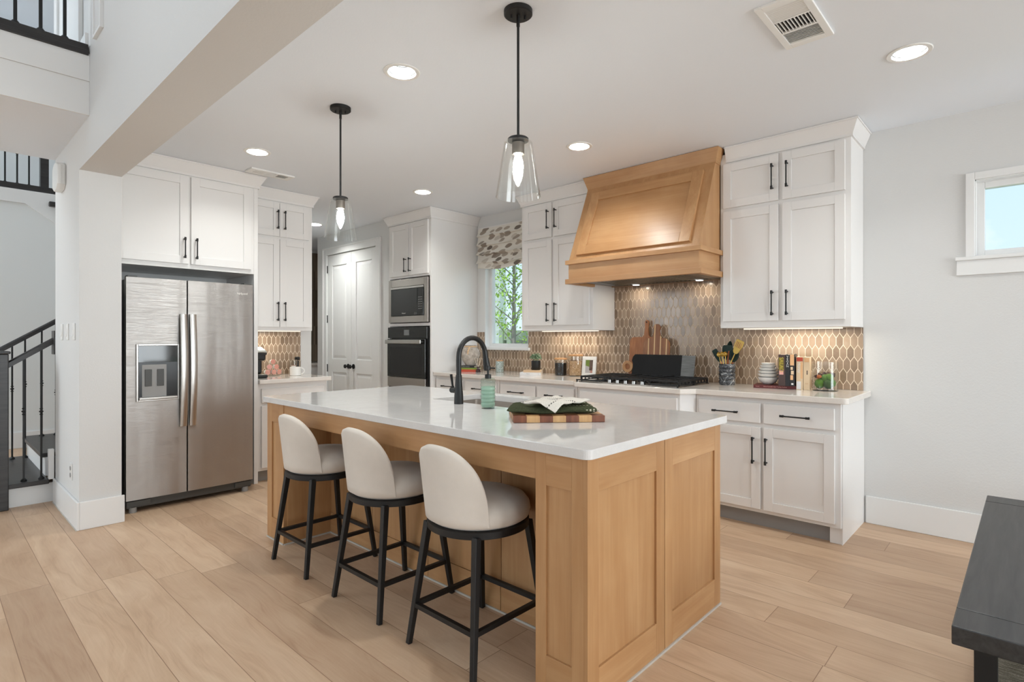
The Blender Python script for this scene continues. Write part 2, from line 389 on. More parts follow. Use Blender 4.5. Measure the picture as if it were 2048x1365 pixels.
def thing(name, label, cat, loc=(0, 0, 0), rz=0., group=None):
    o = bpy.data.objects.new(name, None); o.empty_display_size = .05; link(o); o.location = loc; o.rotation_euler = (0, 0, rz)
    o['label'] = label; o['category'] = cat
    if group: o['group'] = group
    return o
def tag(o, label, cat, group=None, kind=None):
    o['label'] = label; o['category'] = cat
    if group: o['group'] = group
    if kind: o['kind'] = kind
    return o
def struct(o): o['kind'] = 'structure'; return o
def dup(root, loc, label=None, rz=None):
    def cp(o, par):
        c = o.copy(); C.objects.link(c); c.parent = par
        for ch in [q for q in bpy.data.objects if q.parent == o]: cp(ch, c)
        return c
    r = cp(root, None); r.location = loc
    if rz is not None: r.rotation_euler = (0, 0, rz)
    if label: r['label'] = label
    return r
def text(name, s, mat, parent, loc, rot, size, extrude=.0003, ax='CENTER', world=True, sx=1.):
    cu = bpy.data.curves.new(name, 'FONT'); cu.body = s; cu.size = size; cu.extrude = extrude; cu.align_x = ax; cu.align_y = 'CENTER'
    cu.materials.append(M[mat]); f = bpy.data.objects.new(name+'_outline', cu); C.objects.link(f)
    me = bpy.data.meshes.new_from_object(f.evaluated_get(bpy.context.evaluated_depsgraph_get())); bpy.data.objects.remove(f); bpy.data.curves.remove(cu)
    o = bpy.data.objects.new(name, me); link(o, parent)
    l = root_of(parent).location if (parent is not None and world) else Vector((0, 0, 0))
    o.location = Vector(loc)-l; o.rotation_euler = rot; o.scale = (sx, 1, 1); return o
# faces: ('y', plane) looks toward -Y; ('x', plane) looks toward +X.  a runs along the face, d points out of it
def fb(mb, face, a0, a1, z0, z1, d0, d1):
    k, p = face
    return mb.box(a0, a1, p-d0, p-d1, z0, z1) if k == 'y' else mb.box(p+d0, p+d1, a0, a1, z0, z1)
def fp(face, a, z, d):
    k, p = face
    return (a, p-d, z) if k == 'y' else (p+d, a, z)
def pull(face, a, z0, z1, door, a1=None, d0=.02):
    """black bar pull, vertical (a, z0..z1) or horizontal (a..a1 at z0)"""
    mb = MB(); P = (lambda t, d: fp(face, a, z0+(z1-z0)*t, d)) if a1 is None else (lambda t, d: fp(face, a+(a1-a)*t, z0, d))
    L_ = abs(z1-z0) if a1 is None else abs(a1-a); e = .012/L_
    mb.cyl(P(0, d0+.034), P(1, d0+.034), .0048, 10)
    for t in (e, 1-e):
        mb.cyl(P(t, d0), P(t, d0+.036), .0052, 10)
        mb.cyl(P(t-e, d0+.034), P(t+e*1.0, d0+.034), .0078, 12)
    return mb.build('handle', 'black_metal', door, smooth=True)
def shaker(face, a0, a1, z0, z1, parent, rail=.06, name='door', d=.02, mat='cabinet_white', rec=.009):
    mb = MB()
    fb(mb, face, a0, a0+rail, z0, z1, 0, d); fb(mb, face, a1-rail, a1, z0, z1, 0, d)
    fb(mb, face, a0+rail, a1-rail, z0, z0+rail, 0, d); fb(mb, face, a0+rail, a1-rail, z1-rail, z1, 0, d)
    fb(mb, face, a0+rail, a1-rail, z0+rail, z1-rail, 0, d-rec)
    return mb.build(name, mat, parent, bevel=.0015)
def slab_front(face, a0, a1, z0, z1, parent, name='drawer', d=.02):
    mb = MB(); fb(mb, face, a0, a1, z0, z1, 0, d); return mb.build(name, 'cabinet_white', parent, bevel=.004)
def crown(parent, path, z0, z1, out=.065, mat='cabinet_white', name='crown_molding'):
    """path: list of (x,y) plan points; normals to the left of travel direction... given as pairs (point, offset dir)"""
    prof = [(0., z0), (.012, z0), (.012, z0+.018), (out-.006, z1-.012), (out, z1-.012), (out, z1), (0, z1)]
    rings = [[(p[0]+o[0]*q, p[1]+o[1]*q, z) for q, z in prof] for p, o in path]
    return MB().loft(rings).build(name, mat, parent)
# ================================================================== SETTING
YW = 4.565; ZC = 2.743; XF = -5.68; YB = YW - .002; ZT = ZC-.002
struct(box('floor', 'oak_planks', None, -13, 6.6, -5.5, 5.6, -.12, 0))
CANS = [((-2.49, 1.79), 'round recessed ceiling light between the two pendant lights'), ((-.446, 3.42), 'round recessed ceiling light beside the big ceiling vent, nearest the high window'),
        ((-4.37, 1.79), 'round recessed ceiling light near the narrow ceiling vent by the fridge cabinets'), ((-2.476, 3.39), 'round recessed ceiling light in front of the wooden range hood'),
        ((-4.369, 3.39), 'small round recessed ceiling light near the oven tower crown'), ((-6.60, 3.42), 'bright recessed light in the hallway ceiling, seen beside the left pendant')]
def cut(o, cutter):
    m = o.modifiers.new('cut', 'BOOLEAN'); m.operation = 'DIFFERENCE'; m.object = cutter; m.solver = 'EXACT'
    me = bpy.data.meshes.new_from_object(o.evaluated_get(bpy.context.evaluated_depsgraph_get())); o.modifiers.remove(m); o.data = me
    bpy.data.objects.remove(cutter); return o
def holes(pts):
    mb = MB()
    for x, y in pts: mb.lathe([(.0775, ZC-.05), (.0775, ZC+.09)], (x, y, 0), 40)
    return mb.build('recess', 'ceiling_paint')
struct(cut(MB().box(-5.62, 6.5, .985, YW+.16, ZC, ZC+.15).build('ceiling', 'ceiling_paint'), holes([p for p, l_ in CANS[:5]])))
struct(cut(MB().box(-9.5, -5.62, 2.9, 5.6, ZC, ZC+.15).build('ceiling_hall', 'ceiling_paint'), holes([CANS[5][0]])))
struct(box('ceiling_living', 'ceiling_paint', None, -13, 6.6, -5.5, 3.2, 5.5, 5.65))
# cooktop wall with the two window openings
KW = (-4.70, -4.02, 1.195, 2.32); RW = (-.255, .75, 1.815, 2.30)
mb = MB(); y0, y1 = YW, YW+.16; xs = -5.63, 6.5
mb.box(xs[0], KW[0], y0, y1, 0, ZC).box(KW[0], KW[1], y0, y1, 0, KW[2]).box(KW[0], KW[1], y0, y1, KW[3], ZC).box(KW[1], RW[0], y0, y1, 0, ZC)
mb.box(RW[0], RW[1], y0, y1, 0, RW[2]).box(RW[0], RW[1], y0, y1, RW[3], ZC).box(RW[1], xs[1], y0, y1, 0, ZC)
struct(mb.build('wall_back', 'wall_paint'))
# header wall with the column end, and its upstairs part
mb = MB(); mb.box(-4.695, 6.5, .741, .981, 2.44, 5.5).box(-5.645, -4.695, .741, .981, 0, 5.5)
struct(mb.build('wall_header', 'wall_paint'))
struct(MB().box(XF-.12, XF, .981, 2.9, 0, ZC).build('wall_left', 'wall_paint'))
struct(MB().box(-10.3, XF-.12, 2.78, 2.9, 0, 5.5).box(XF-.12, XF, .981, 2.9, ZC, 5.5).build('wall_stair', 'stair_wall_paint'))
# pantry wall
PY = 3.90; DX0, DX1, DZ = -7.17, -5.945, 2.455
mb = MB(); mb.box(-7.45, DX0, PY, PY+.12, 0, ZC).box(DX0, DX1, PY, PY+.12, DZ, ZC).box(DX1, -5.63, PY, PY+.12, 0, ZC).box(-7.45, -7.33, PY+.12, 5.6, 0, ZC)
struct(mb.build('wall_pantry', 'wall_paint'))
struct(MB().box(-8.72, -8.6, 2.9, 5.6, 0, ZC).box(-8.6, -7.45, 5.5, 5.6, 0, ZC).build('wall_hall', 'wall_paint'))
struct(MB().box(-8.86, -8.74, -5.5, 2.78, 0, 3.06).box(-10.3, -10.18, -5.5, 2.78, 3.06, 5.5).build('wall_far', 'stair_wall_paint'))
# living room behind the camera
mb = MB(); yb = -5.5
for a, b in ((-13, -8.3), (-6.7, -5.0), (-3.0, -2.2), (-.2, .6), (2.6, 6.6)): mb.box(a, b, yb-.15, yb, 0, 5.5)
for a, b in ((-5.0, -3.0), (-2.2, -.2), (.6, 2.6)): mb.box(a, b, yb-.15, yb, 0, .65).box(a, b, yb-.15, yb, 3.15, 3.7).box(a, b, yb-.15, yb, 5.1, 5.5)
mb.box(-8.3, -6.7, yb-.15, yb, 0, 1.2).box(-8.3, -6.7, yb-.15, yb, 4., 5.5)
struct(mb.build('wall_living', 'wall_paint'))
mb = MB(); x = 6.5
mb.box(x, x+.15, -5.5, -3.05, 0, 5.5).box(x, x+.15, -3.05, -.55, 0, .55).box(x, x+.15, -3.05, -.55, 2.85, 5.5).box(x, x+.15, -.55, 1.2, 0, 5.5)
mb.box(x, x+.15, 1.2, 3.8, 0, .3).box(x, x+.15, 1.2, 3.8, 2.4, 5.5).box(x, x+.15, 3.8, 4.8, 0, 5.5)
struct(mb.build('wall_right', 'wall_paint'))
struct(MB().box(-13.1, -13, -5.5, 7.6, 0, 5.5).build('wall_end', 'wall_paint'))
# baseboards
def bboard(name, *bx):
    mb = MB()
    for b in bx: mb.box(*b)
    return struct(mb.build(name, 'trim_white', None, bevel=.004))
bboard('baseboard_back', (-.845, 6.5, YW-.016, YW, 0, .19))
bboard('baseboard_column', (-5.645, -4.679, .725, .741, 0, .19), (-4.695, -4.679, .741, .997, 0, .19))
bboard('baseboard_far', (-8.74, -8.722, -5.5, 2.78, 0, .19))
struct(box('trim_column', 'caulk', None, -5.645, -4.674, .721, .725, 0, .008))
# pantry door casing
mb = MB(); cw = .095
mb.box(DX0-cw, DX0+.005, PY-.02, PY, 0, DZ+cw).box(DX1-.005, DX1+cw, PY-.02, PY, 0, DZ+cw).box(DX0+.005, DX1-.005, PY-.02, PY, DZ, DZ+cw)
mb.box(DX0-cw-.004, DX0-cw+.018, PY-.028, PY, 0, DZ+cw+.004).box(DX1+cw-.018, DX1+cw+.004, PY-.028, PY, 0, DZ+cw+.004).box(DX0-cw, DX1+cw, PY-.028, PY, DZ+cw-.018, DZ+cw+.004)
struct(mb.build('trim_pantry', 'trim_white', None, bevel=.003))
def panel_door(name, x0, x1, hinge_right):
    yf = PY+.004; d = .035
    mb = MB(); st = .115; rails = [(.008, .24), (.84, 1.02), (DZ-.155, DZ-.006)]
    mb.box(x0, x0+st, yf, yf+d, .008, DZ-.006).box(x1-st, x1, yf, yf+d, .008, DZ-.006)
    for a, b in rails: mb.box(x0+st, x1-st, yf, yf+d, a, b)
    for a, b in ((.24, .84), (1.02, DZ-.155)):
        mb.box(x0+st, x1-st, yf+.012, yf+d, a, b)
        o, i = .012, .05   # raised field
        A = [(x0+st+o, a+o), (x1-st-o, a+o), (x1-st-o, b-o), (x0+st+o, b-o)]; B = [(x0+st+i, a+i), (x1-st-i, a+i), (x1-st-i, b-i), (x0+st+i, b-i)]
        mb.loft([[(p, yf+.0119, q) for p, q in A], [(p, yf+.004, q) for p, q in B]])
    o = struct(mb.build(name, 'trim_white', None, bevel=.0015))
    kx = x0+.062 if hinge_right else x1-.062
    MB().cyl((kx, yf, .93), (kx, yf-.008, .93), .032, 24).cyl((kx, yf-.008, .93), (kx, yf-.04, .93), .009, 12).tube([(kx, yf-.036, .93), (kx, yf-.045, .93), (kx, yf-.06, .93), (kx, yf-.068, .93)], [.014, .027, .025, .012], 20).build('knob', 'black_metal', o, smooth=True)
    hx = x1+.004 if hinge_right else x0-.004
    for hz in (.22, .89, 1.57, 2.26): MB().cyl((hx, PY-.004, hz-.052), (hx, PY-.004, hz+.052), .008, 10).build('hinge', 'black_metal', o, smooth=True)
xm = (DX0+DX1)/2
panel_door('door_1', DX0+.006, xm-.002, False); panel_door('door_2', xm+.002, DX1-.006, True)
# hall tile strip and the bar cabinet below it
o = box('tile_panel', 'slim_tile', None, -8.597, -8.585, 4.1, 5.2, .92, 2.70); tag(o, 'strip of dark narrow wall tile in the hallway, left of the double doors', 'wall tile')
t = thing('bar_cabinet', 'white low cabinet under the dark tile strip in the hallway', 'cabinet', (-8.4, 4.6, 0))
box('body', 'cabinet_white', t, -8.597, -8.2, 4.1, 5.4, 0, .88); box('worktop', 'perimeter_quartz', t, -8.597, -8.17, 4.1, 5.4, .88, .915)

# ---- windows
def window(name, w, casing, frame_d=.10):
    x0, x1, z0, z1 = w; f = .045; yf = YW+frame_d
    mb = MB()
    mb.box(x0, x0+f, yf-.03, yf+.03, z0, z1).box(x1-f, x1, yf-.03, yf+.03, z0, z1).box(x0+f, x1-f, yf-.03, yf+.03, z0, z0+f).box(x0+f, x1-f, yf-.03, yf+.03, z1-f, z1)
    o = struct(mb.build(name, 'trim_white', None, bevel=.003))
    mb = MB(); r = .006
    mb.box(x0, x0+r, YW-.001, yf-.03, z0, z1).box(x1-r, x1, YW-.001, yf-.03, z0, z1).box(x0, x1, YW-.001, yf-.03, z1-r, z1).box(x0, x1, YW-.001, yf-.03, z0, z0+r)
    mb.build('window_reveal', 'trim_white', o)
    box('window_glass', 'pane', o, x0+f, x1-f, yf-.004, yf+.004, z0+f, z1-f)
    if casing:
        c = .045; mb = MB()
        mb.box(x0-c, x0, YW-.018, YW, z0, z1+c).box(x1, x1+c, YW-.018, YW, z0, z1+c).box(x0, x1, YW-.018, YW, z1, z1+c)
        mb.build('casing', 'trim_white', o, bevel=.003)
        MB().box(x0-c-.05, x1+c+.05, YW-.035, YW+.002, z0-.022, z0).build('sill', 'trim_white', o, bevel=.003)
        MB().box(x0-c-.045, x1+c+.045, YW-.018, YW, z0-.115, z0-.022).build('apron', 'trim_white', o, bevel=.002)
    else:
        MB().box(x0-.03, x1+.035, YW-.035, YW+.002, z0-.028, z0+.002).build('sill', 'trim_white', o, bevel=.003)
    return o
window('window_1', KW, False); window('window_2', RW, True)

# ---- roman blind
t = thing('roman_blind', 'leaf-patterned cream and brown roman blind gathered over the kitchen window', 'blind', (-4.37, YW-.03, 2.35))
rows = []; zt, zb = 2.60, 2.115; n = 60
for i in range(n+1):
    s = i/n; z = zt+(zb-zt)*s; ph = (s*4.6) % 1.
    b = .035+.052*(ph**1.6)*(.55+.5*s) if s < .995 else .05
    row = []
    for j in range(25):
        u = j/24; x = -4.775+u*.80
        row.append((x, YW-b-.006*math.sin(u*9+i*.5)*s, z+.010*math.sin(u*7.+2.*math.floor(s*4.6))*s-(.012*math.sin(math.pi*u)*s)))
    rows.append(row)
MB().loft(rows, False, False).build('blind_fabric', 'leaf_print', t, smooth=True, ang=80)
box('headrail', 'cabinet_white', t, -4.775, -3.975, YW-.036, YW, 2.57, 2.60)

# ---- ceiling lights and vents
can0 = None
def can_lamp(x, y, p):
    area('downlight', (x, y, ZC+.056), (0, 0, 0), .115, .115, p, (1, .93, .85), 'DISK', math.pi)
for (x, y), lab in CANS:
    if can0 is None:
        t = thing('recessed_light', lab, 'ceiling light', (x, y, ZC), group='recessed ceiling lights'); can0 = t
        MB().lathe([(.0755, .001), (.0755, -.004), (.095, -.005), (.098, -.002), (.098, -.0005)], (0, 0, 0), 48, False).build('trim_ring', 'white_plastic', t, world=False, smooth=True)
        MB().lathe([(.0755, -.002), (.0745, .012), (.0715, .012), (.064, .062)], (0, 0, 0), 48, False).build('baffle', 'dark_grey', t, world=False, smooth=True)
        MB().lathe([(.001, .060), (.064, .060)], (0, 0, 0), 40, False).build('lens', 'lamp_disc', t, world=False)
    else: dup(can0, (x, y, ZC), lab)
    can_lamp(x, y, 14 if x > -6 else 22)
def vent(label, x0, x1, y0, y1):
    t = thing('ceiling_vent', label, 'vent', ((x0+x1)/2, (y0+y1)/2, ZC)); b = .03
    mb = MB(); z0, z1 = ZC-.012, ZC
    mb.box(x0, x0+b, y0, y1, z0, z1).box(x1-b, x1, y0, y1, z0, z1).box(x0+b, x1-b, y0, y0+b*1.5, z0, z1).box(x0+b, x1-b, y1-b*1.5, y1, z0, z1)
    ya, yb_ = y0+b*1.5, y1-b*1.5; k = (yb_-ya)/3
    for i in (1, 2): mb.box(x0+b, x1-b, ya+k*i-.006, ya+k*i+.006, z0, z1)
    mb.build('frame', 'white_plastic', t, bevel=.002)
    box('dark_backing', 'dark_void', t, x0+b, x1-b, ya, yb_, ZC-.0015, ZC-.0005)  # flat dark sheet standing in for the unlit opening above the louvers
    mb = MB()
    for i in (0, 2):
        m = 9
        for j in range(m):
            yy = ya+k*i+(j+.5)*k/m; s = .008 if i == 0 else -.008
            mb.loft([[(x0+b, yy-.002, z1-.002), (x0+b, yy+.001, z1-.002), (x0+b, yy+.001+s, z0+.001), (x0+b, yy-.002+s, z0+.001)], [(x1-b, yy-.002, z1-.002), (x1-b, yy+.001, z1-.002), (x1-b, yy+.001+s, z0+.001), (x1-b, yy-.002+s, z0+.001)]])
    m = 10; w = x1-x0-2*b
    for j in range(m):
        xx = x0+b+(j+.5)*w/m; mb.box(xx-.0015, xx+.0015, ya+k+.006, ya+2*k-.006, z0+.001, z1-.002)
    mb.build('louvers', 'white_plastic', t)
vent('big white louvered ceiling vent at the upper right', -.885, -.675, 2.50, 2.95); vent('narrow white ceiling vent beside the fridge cabinet crown', -4.935, -4.785, 1.915, 2.29)

# ================================================================== STAIRS AND UPSTAIRS
t = thing('staircase', 'white staircase with dark treads and black railing, left of the column', 'staircase', (-6.3, .6, 0))
TR, RI, NT = .27, .185, 11; ys = .43; XA, XB = -6.95, -5.70
for i in range(NT):
    y0 = ys+TR*i; z = RI*(i+1)
    xb = XB if i == 0 else -5.82
    MB().box(XA-.03, xb+(.045 if i == 0 else 0), y0-.028, y0+TR+.005, z-.035, z).build('tread', 'stair_wood', t, bevel=.006)
    box('riser', 'trim_white', t, XA, xb, y0, y0+.018, z-RI, z-.035)
    if y0+TR > 2.4: break
box('side_panel', 'trim_white', t, XB-.02, XB, ys+.02, .738, 0, RI-.036)
for x in (XA,):
    mb = MB(); pts = [(ys, 0)]
    for i in range(8): pts += [(ys+TR*i, RI*(i+1)-.035), (ys+TR*(i+1), RI*(i+1)-.035)]
    pts += [(ys+TR*8.4, RI*6)]; pts = [(a, b) for a, b in pts]; pts.append((ys+TR*3, 0))
    n = len(pts); mb.add([(x, a, b) for a, b in pts]+[(x+.03, a, b) for a, b in pts], [tuple(range(n)), tuple(range(n, 2*n))]+[(i, (i+1) % n, n+(i+1) % n, n+i) for i in range(n)])
    mb.build('stringer', 'trim_white', t)
MB().box(-5.70, -5.648, .70, .735, .185, .42).build('skirt_block', 'trim_white', t, bevel=.003)
def baluster(x, y, z0, z1, knots=(.5,), parent=t, r=.0065, name='baluster'):
    mb = MB().bar((x, y, z0), (x, y, z1), r)
    mb.lathe([(.02, 0), (.02, .008), (.012, .018), (.007, .022)], (x, y, z0), 14)
    for k in knots:
        zc = z0+(z1-z0)*k
        for dz in (-.022, 0, .022): mb.ball((x, y, zc+dz), .0155 if dz == 0 else .012, 10, .6)
    return mb.build(name, 'black_metal', parent)
def rail(parent, pts, w=.028, h=.026, name='handrail', mat='stair_wood'):
    mb = MB(); rings = []
    for p in pts: rings.append([(p[0]-w, p[1], p[2]-h), (p[0]+w, p[1], p[2]-h), (p[0]+w, p[1], p[2]+h*.5), (p[0]+w*.6, p[1], p[2]+h), (p[0]-w*.6, p[1], p[2]+h), (p[0]-w, p[1], p[2]+h*.5)])
    return mb.loft(rings).build(name, mat, parent)
sl = RI/TR
for x, zz, yend in ((-5.73, 1.09, .74), (-6.86, 1.16, 1.4)):
    rail(t, [(x, .46, zz), (x, yend, zz+(yend-.46)*sl)])
MB().box(-5.79, -5.66, .735, .741, 1.17, 1.36).build('rail_rosette', 'stair_wood', t, bevel=.004)
for x, y, zz in ((-5.73, .56, 1.09), (-5.73, .665, 1.09)): baluster(x, y, RI, zz+(y-.46)*sl-.02, (.52,) if y > .6 else (.57,))
for x, y, zz in ((-6.86, .59, 1.16), (-6.86, .68, 1.16)): baluster(x, y, RI, zz+(y-.46)*sl-.02, (.62,))
for x, y, zz in ((-6.86, .80, 1.16), (-6.86, .905, 1.16)): baluster(x, y, RI*2, zz+(y-.46)*sl-.02, (.5,) if y < .85 else (.38, .88))
MB().box(-5.79, -5.62, .295, .465, 0, 1.18).build('newel_post', 'stair_wood', t, bevel=.006)
MB().box(-5.80, -5.61, .285, .475, 1.18, 1.20).build('newel_cap', 'stair_wood', t, bevel=.006)
# upstairs bridge
mb = MB().box(-5.66, -4.376, -5.5, .741, 2.712, 3.05)
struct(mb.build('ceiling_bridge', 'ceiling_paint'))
struct(MB().box(-4.376, -4.358, -5.5, .741, 2.712, 2.925).box(-4.376, -4.350, -5.5, .741, 2.925, 3.10).build('trim_fascia', 'trim_white', None, bevel=.002))
t = thing('balcony_railing', 'black upstairs balcony railing above the left hall, nearest the camera', 'railing', (-4.38, 0, 3.06))
MB().box(-4.42, -4.34, -5.4, .735, 3.085, 3.12).box(-4.405, -4.355, -5.4, .735, 3.12, 3.16).build('shoe_rail', 'stair_wood', t, bevel=.005)
MB().box(-4.412, -4.348, -5.4, .735, 4.02, 4.08).build('handrail', 'stair_wood', t, bevel=.012)
for i in range(14):
    y = .62-.115*i; k = (.18,) if i % 2 == 0 else (.32,)
    o = baluster(-4.38, y, 3.16, 4.02, k if i not in (0, 2) else (), t, .0085)
t = thing('landing_railing', 'black railing on the far upstairs landing with a square post', 'railing', (-8.8, 0, 3.06))
MB().box(-8.85, -8.74, -5.4, 2.7, 3.06, 3.137).build('shoe_rail', 'stair_wood', t, bevel=.004)
MB().box(-8.83, -8.76, -5.4, 2.7, 4.0, 4.06).build('handrail', 'stair_wood', t, bevel=.01)
for i in range(16):
    y = .908-.107*i; baluster(-8.80, y, 3.135, 4.0, (.42,) if i % 2 else (), t, .008)
MB().box(-8.87, -8.77, 1.010, 1.090, 3.06, 4.15).build('post', 'stair_wood', t, bevel=.004)
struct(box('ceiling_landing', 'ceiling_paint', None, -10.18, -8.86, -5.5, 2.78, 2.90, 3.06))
# stair skirt board on the far wall
mb = MB(); P = [(-5.5, 3.06), (2.78, 3.06), (2.78, 1.5), (1.127, 2.719), (.864, 2.905), (-5.5, 2.915)]
n = len(P); mb.add([(-8.74, a, b) for a, b in P]+[(-8.712, a, b) for a, b in P], [tuple(range(n)), tuple(range(n, 2*n))]+[(i, (i+1) % n, n+(i+1) % n, n+i) for i in range(n)])
struct(mb.build('trim_skirt', 'trim_white'))
MBh = MB().box(-8.71, -8.64, 1.077, 1.7, 2.90, 2.957); tag(MBh.build('wall_handrail', 'stair_wood', None, bevel=.01), 'short dark handrail end on the far stair wall below the landing', 'handrail')
# upstairs door in the header wall above the balcony
t = struct(MB().box(-5.40, -4.68, .731, .741, 3.06, 5.1).build('door_3', 'trim_white', None))
MB().box(-5.52, -5.40, .715, .741, 3.06, 5.2).box(-4.68, -4.56, .715, .741, 3.06, 5.2).box(-5.52, -4.56, .715, .741, 5.1, 5.2).build('casing', 'trim_white', t, bevel=.004)
struct(MB().box(-4.56, -4.40, .725, .741, 3.06, 3.25).build('baseboard_upstairs', 'trim_white'))
t = thing('wall_panel', 'narrow pale framed panel high on the white wall, cut by the top edge', 'panel', (-4.06, .741, 3.6))
box('panel', 'wall_paint', t, -4.155, -3.975, .730, .741, 3.135, 4.2)
MB().box(-4.165, -4.15, .722, .741, 3.12, 4.2).box(-3.98, -3.965, .722, .741, 3.12, 4.2).box(-4.15, -3.98, .722, .741, 3.12, 3.137).build('frame', 'trim_white', t)

# wall devices on the column
t = thing('doorbell_chime', 'white ribbed doorbell chime high on the column wall by the stairs', 'chime', (-5.15, .741, 2.5))
MB().loft([[(x, .741-d, z) for x, z in ((-5.42+k, 2.43), (-5.42+k, 2.57), (-5.36+k, 2.60), (-5.24-k, 2.60), (-5.18-k, 2.57), (-5.18-k, 2.43), (-5.24-k, 2.40), (-5.36+k, 2.40))] for d, k in ((0, 0), (.03, 0), (.05, .015))]).build('cover', 'white_plastic', t, bevel=.004)
MB().box(-5.185, -5.176, .695, .735, 2.43, 2.57).box(-5.185, -5.17, .705, .711, 2.43, 2.57).box(-5.185, -5.17, .720, .726, 2.43, 2.57).build('ribs', 'white_plastic', t)
sw0 = None
for x, lab in ((-5.33, 'white light switch on the column, the one nearest the stair rail'), (-5.10, 'white light switch on the column, middle of the row'), (-4.86, 'white light switch on the column, the one nearest the column edge')):
    if sw0 is None:
        sw0 = thing('light_switch', lab, 'switch', (x, .741, 1.345), group='light switches on the column')
        MB().box(-.037, .037, -.007, 0, -.06, .06).build('plate', 'white_plastic', sw0, world=False, bevel=.003)
        MB().loft([[(-.016, -.007, -.033), (.016, -.007, -.033), (.016, -.007, .033), (-.016, -.007, .033)], [(-.015, -.013, -.032), (.015, -.013, -.032), (.015, -.0085, .032), (-.015, -.0085, .032)]]).build('rocker', 'white_plastic', sw0, world=False)
    else: dup(sw0, (x, .741, 1.345), lab)
t = thing('wall_outlet', 'white power outlet low on the column wall', 'outlet', (-4.96, .741, .355))
MB().box(-.037, .037, -.007, 0, -.06, .06).build('plate', 'white_plastic', t, world=False, bevel=.003)
for dz in (-.024, .024): MB().lathe([(.016, 0), (.016, .003), (.001, .003)], (0, 0, 0), 16).xf(Matrix.Translation((0, -.007, dz)) @ Matrix.Rotation(H, 4, 'X')).build('socket', 'grey_paint', t, world=False)

# ================================================================== CABINETS
# right upper
def upper(label, x0, x1, doors, zsplit, loc, crown_path):
    F = ('y', 4.2); t = thing('upper_cabinet', label, 'cabinet', loc)
    MB().box(x0, x1, 4.2, YB, 1.376, 2.70).build('body', 'cabinet_white', t, bevel=.002)
    for i, (a0, a1) in enumerate(doors):
        ha = a1-.035 if i == 0 else a0+.035
        d = shaker(F, a0, a1, 1.425, 2.258, t); pull(F, ha, 1.462, 1.640, d)
        d = shaker(F, a0, a1, 2.284, 2.618, t); pull(F, ha, 2.362, 2.545, d)
    crown(t, crown_path, 2.632, ZT, .05)
    o = MB().box(x0+.1, x1-.1, 4.40, 4.44, 1.366, 1.3755).build('light_strip', 'strip_glow', t); return t
upper('tall white wall cabinet with four doors, right of the wooden range hood', -1.735, -.862, [(-1.708, -1.312), (-1.284, -.895)], 0, (-1.3, YW, 1.376),
      [((-1.688, 4.2), (0, -1)), ((-.862, 4.2), (1, -1)), ((-.862, YB), (1, 0))])
upper('tall white wall cabinet with four doors, between kitchen window and range hood', -3.785, -2.912, [(-3.745, -3.385), (-3.360, -2.945)], 0, (-3.35, YW, 1.376),
      [((-3.785, YB), (-1, 0)), ((-3.785, 4.2), (-1, -1)), ((-2.958, 4.2), (0, -1))])
area('undercabinet_light', (-1.22, 4.43, 1.362), (0, 0, 0), .55, .03, 2.6, (1, .85, .68)); area('undercabinet_light', (-3.36, 4.43, 1.362), (0, 0, 0), .55, .03, 2.2, (1, .85, .68))
# backsplash
mb = MB(); e = .008
mb.box(-4.826, KW[0]-.005, YW-e, YB, .928, 1.374).box(KW[0]-.005, KW[1]+.008, YW-e, YB, .928, KW[2]-.03).box(KW[1]+.008, -2.910, YW-e, YB, .928, 1.374)
mb.box(-2.910, -1.737, YW-e, YB, .928, 1.783).box(-1.737, -.862, YW-e, YB, .928, 1.374)
tag(mb.build('backsplash', 'picket_tile'), 'brown elongated hexagon tile backsplash behind the cooktop', 'backsplash')
# hood
t = thing('range_hood', 'large stained wood range hood above the cooktop', 'range hood', (-2.32, YW, 1.77))
hx0, hx1 = -2.908, -1.738; tx0, tx1 = -2.93, -1.712; yf = 3.806
MB().box(hx0, hx1, yf+.022, 4.197, 1.805, 1.935).box(hx0, hx1, 4.197, YB, 1.82, 1.93).build('box_front', 'maple_horizontal', t)
def trim_u(z0, z1, nm='trim'):
    return MB().prism([(tx0, yf), (tx1, yf), (tx1, 4.197), (hx1-.02, 4.197), (hx1-.02, yf+.04), (hx0+.02, yf+.04), (hx0+.02, 4.197), (tx0, 4.197)], z0, z1).build(nm, 'maple_horizontal', t, bevel=.002)
trim_u(1.765, 1.807, 'bottom_trim'); trim_u(1.932, 1.968, 'top_trim')
zb_, zt_ = 1.966, 2.645; yb_, yt_ = 3.832, 4.118
S = lambda x, s: (x, yb_+(yt_-yb_)*s, zb_+(zt_-zb_)*s)
MB().loft([[(hx0, yb_, zb_), (hx0, 4.197, zb_), (hx0, 4.197, zt_), (hx0, yt_, zt_)], [(hx1, yb_, zb_), (hx1, 4.197, zb_), (hx1, 4.197, zt_), (hx1, yt_, zt_)]]).build('sloped_body', 'maple_vertical', t)
MB().box(hx0+.01, hx1-.01, 4.197, YB, 1.93, 2.70).build('chimney', 'maple_vertical', t)
nrm = Vector((0, -(zt_-zb_), (yt_-yb_))).normalized()
def slope_bar(x0, x1, s0, s1, d0, d1, mb):
    A = []
    for d in (d0, d1):
        for x, s in ((x0, s0), (x1, s0), (x1, s1), (x0, s1)): A.append(tuple(Vector(S(x, s))+nrm*d))
    mb.add(A, [(0, 3, 2, 1), (4, 5, 6, 7), (0, 1, 5, 4), (1, 2, 6, 5), (2, 3, 7, 6), (3, 0, 4, 7)])
a0, a1, b0, b1, w = hx0+.075, hx1-.075, .055, .90, .085; ws = w/((zt_-zb_)**2+(yt_-yb_)**2)**.5
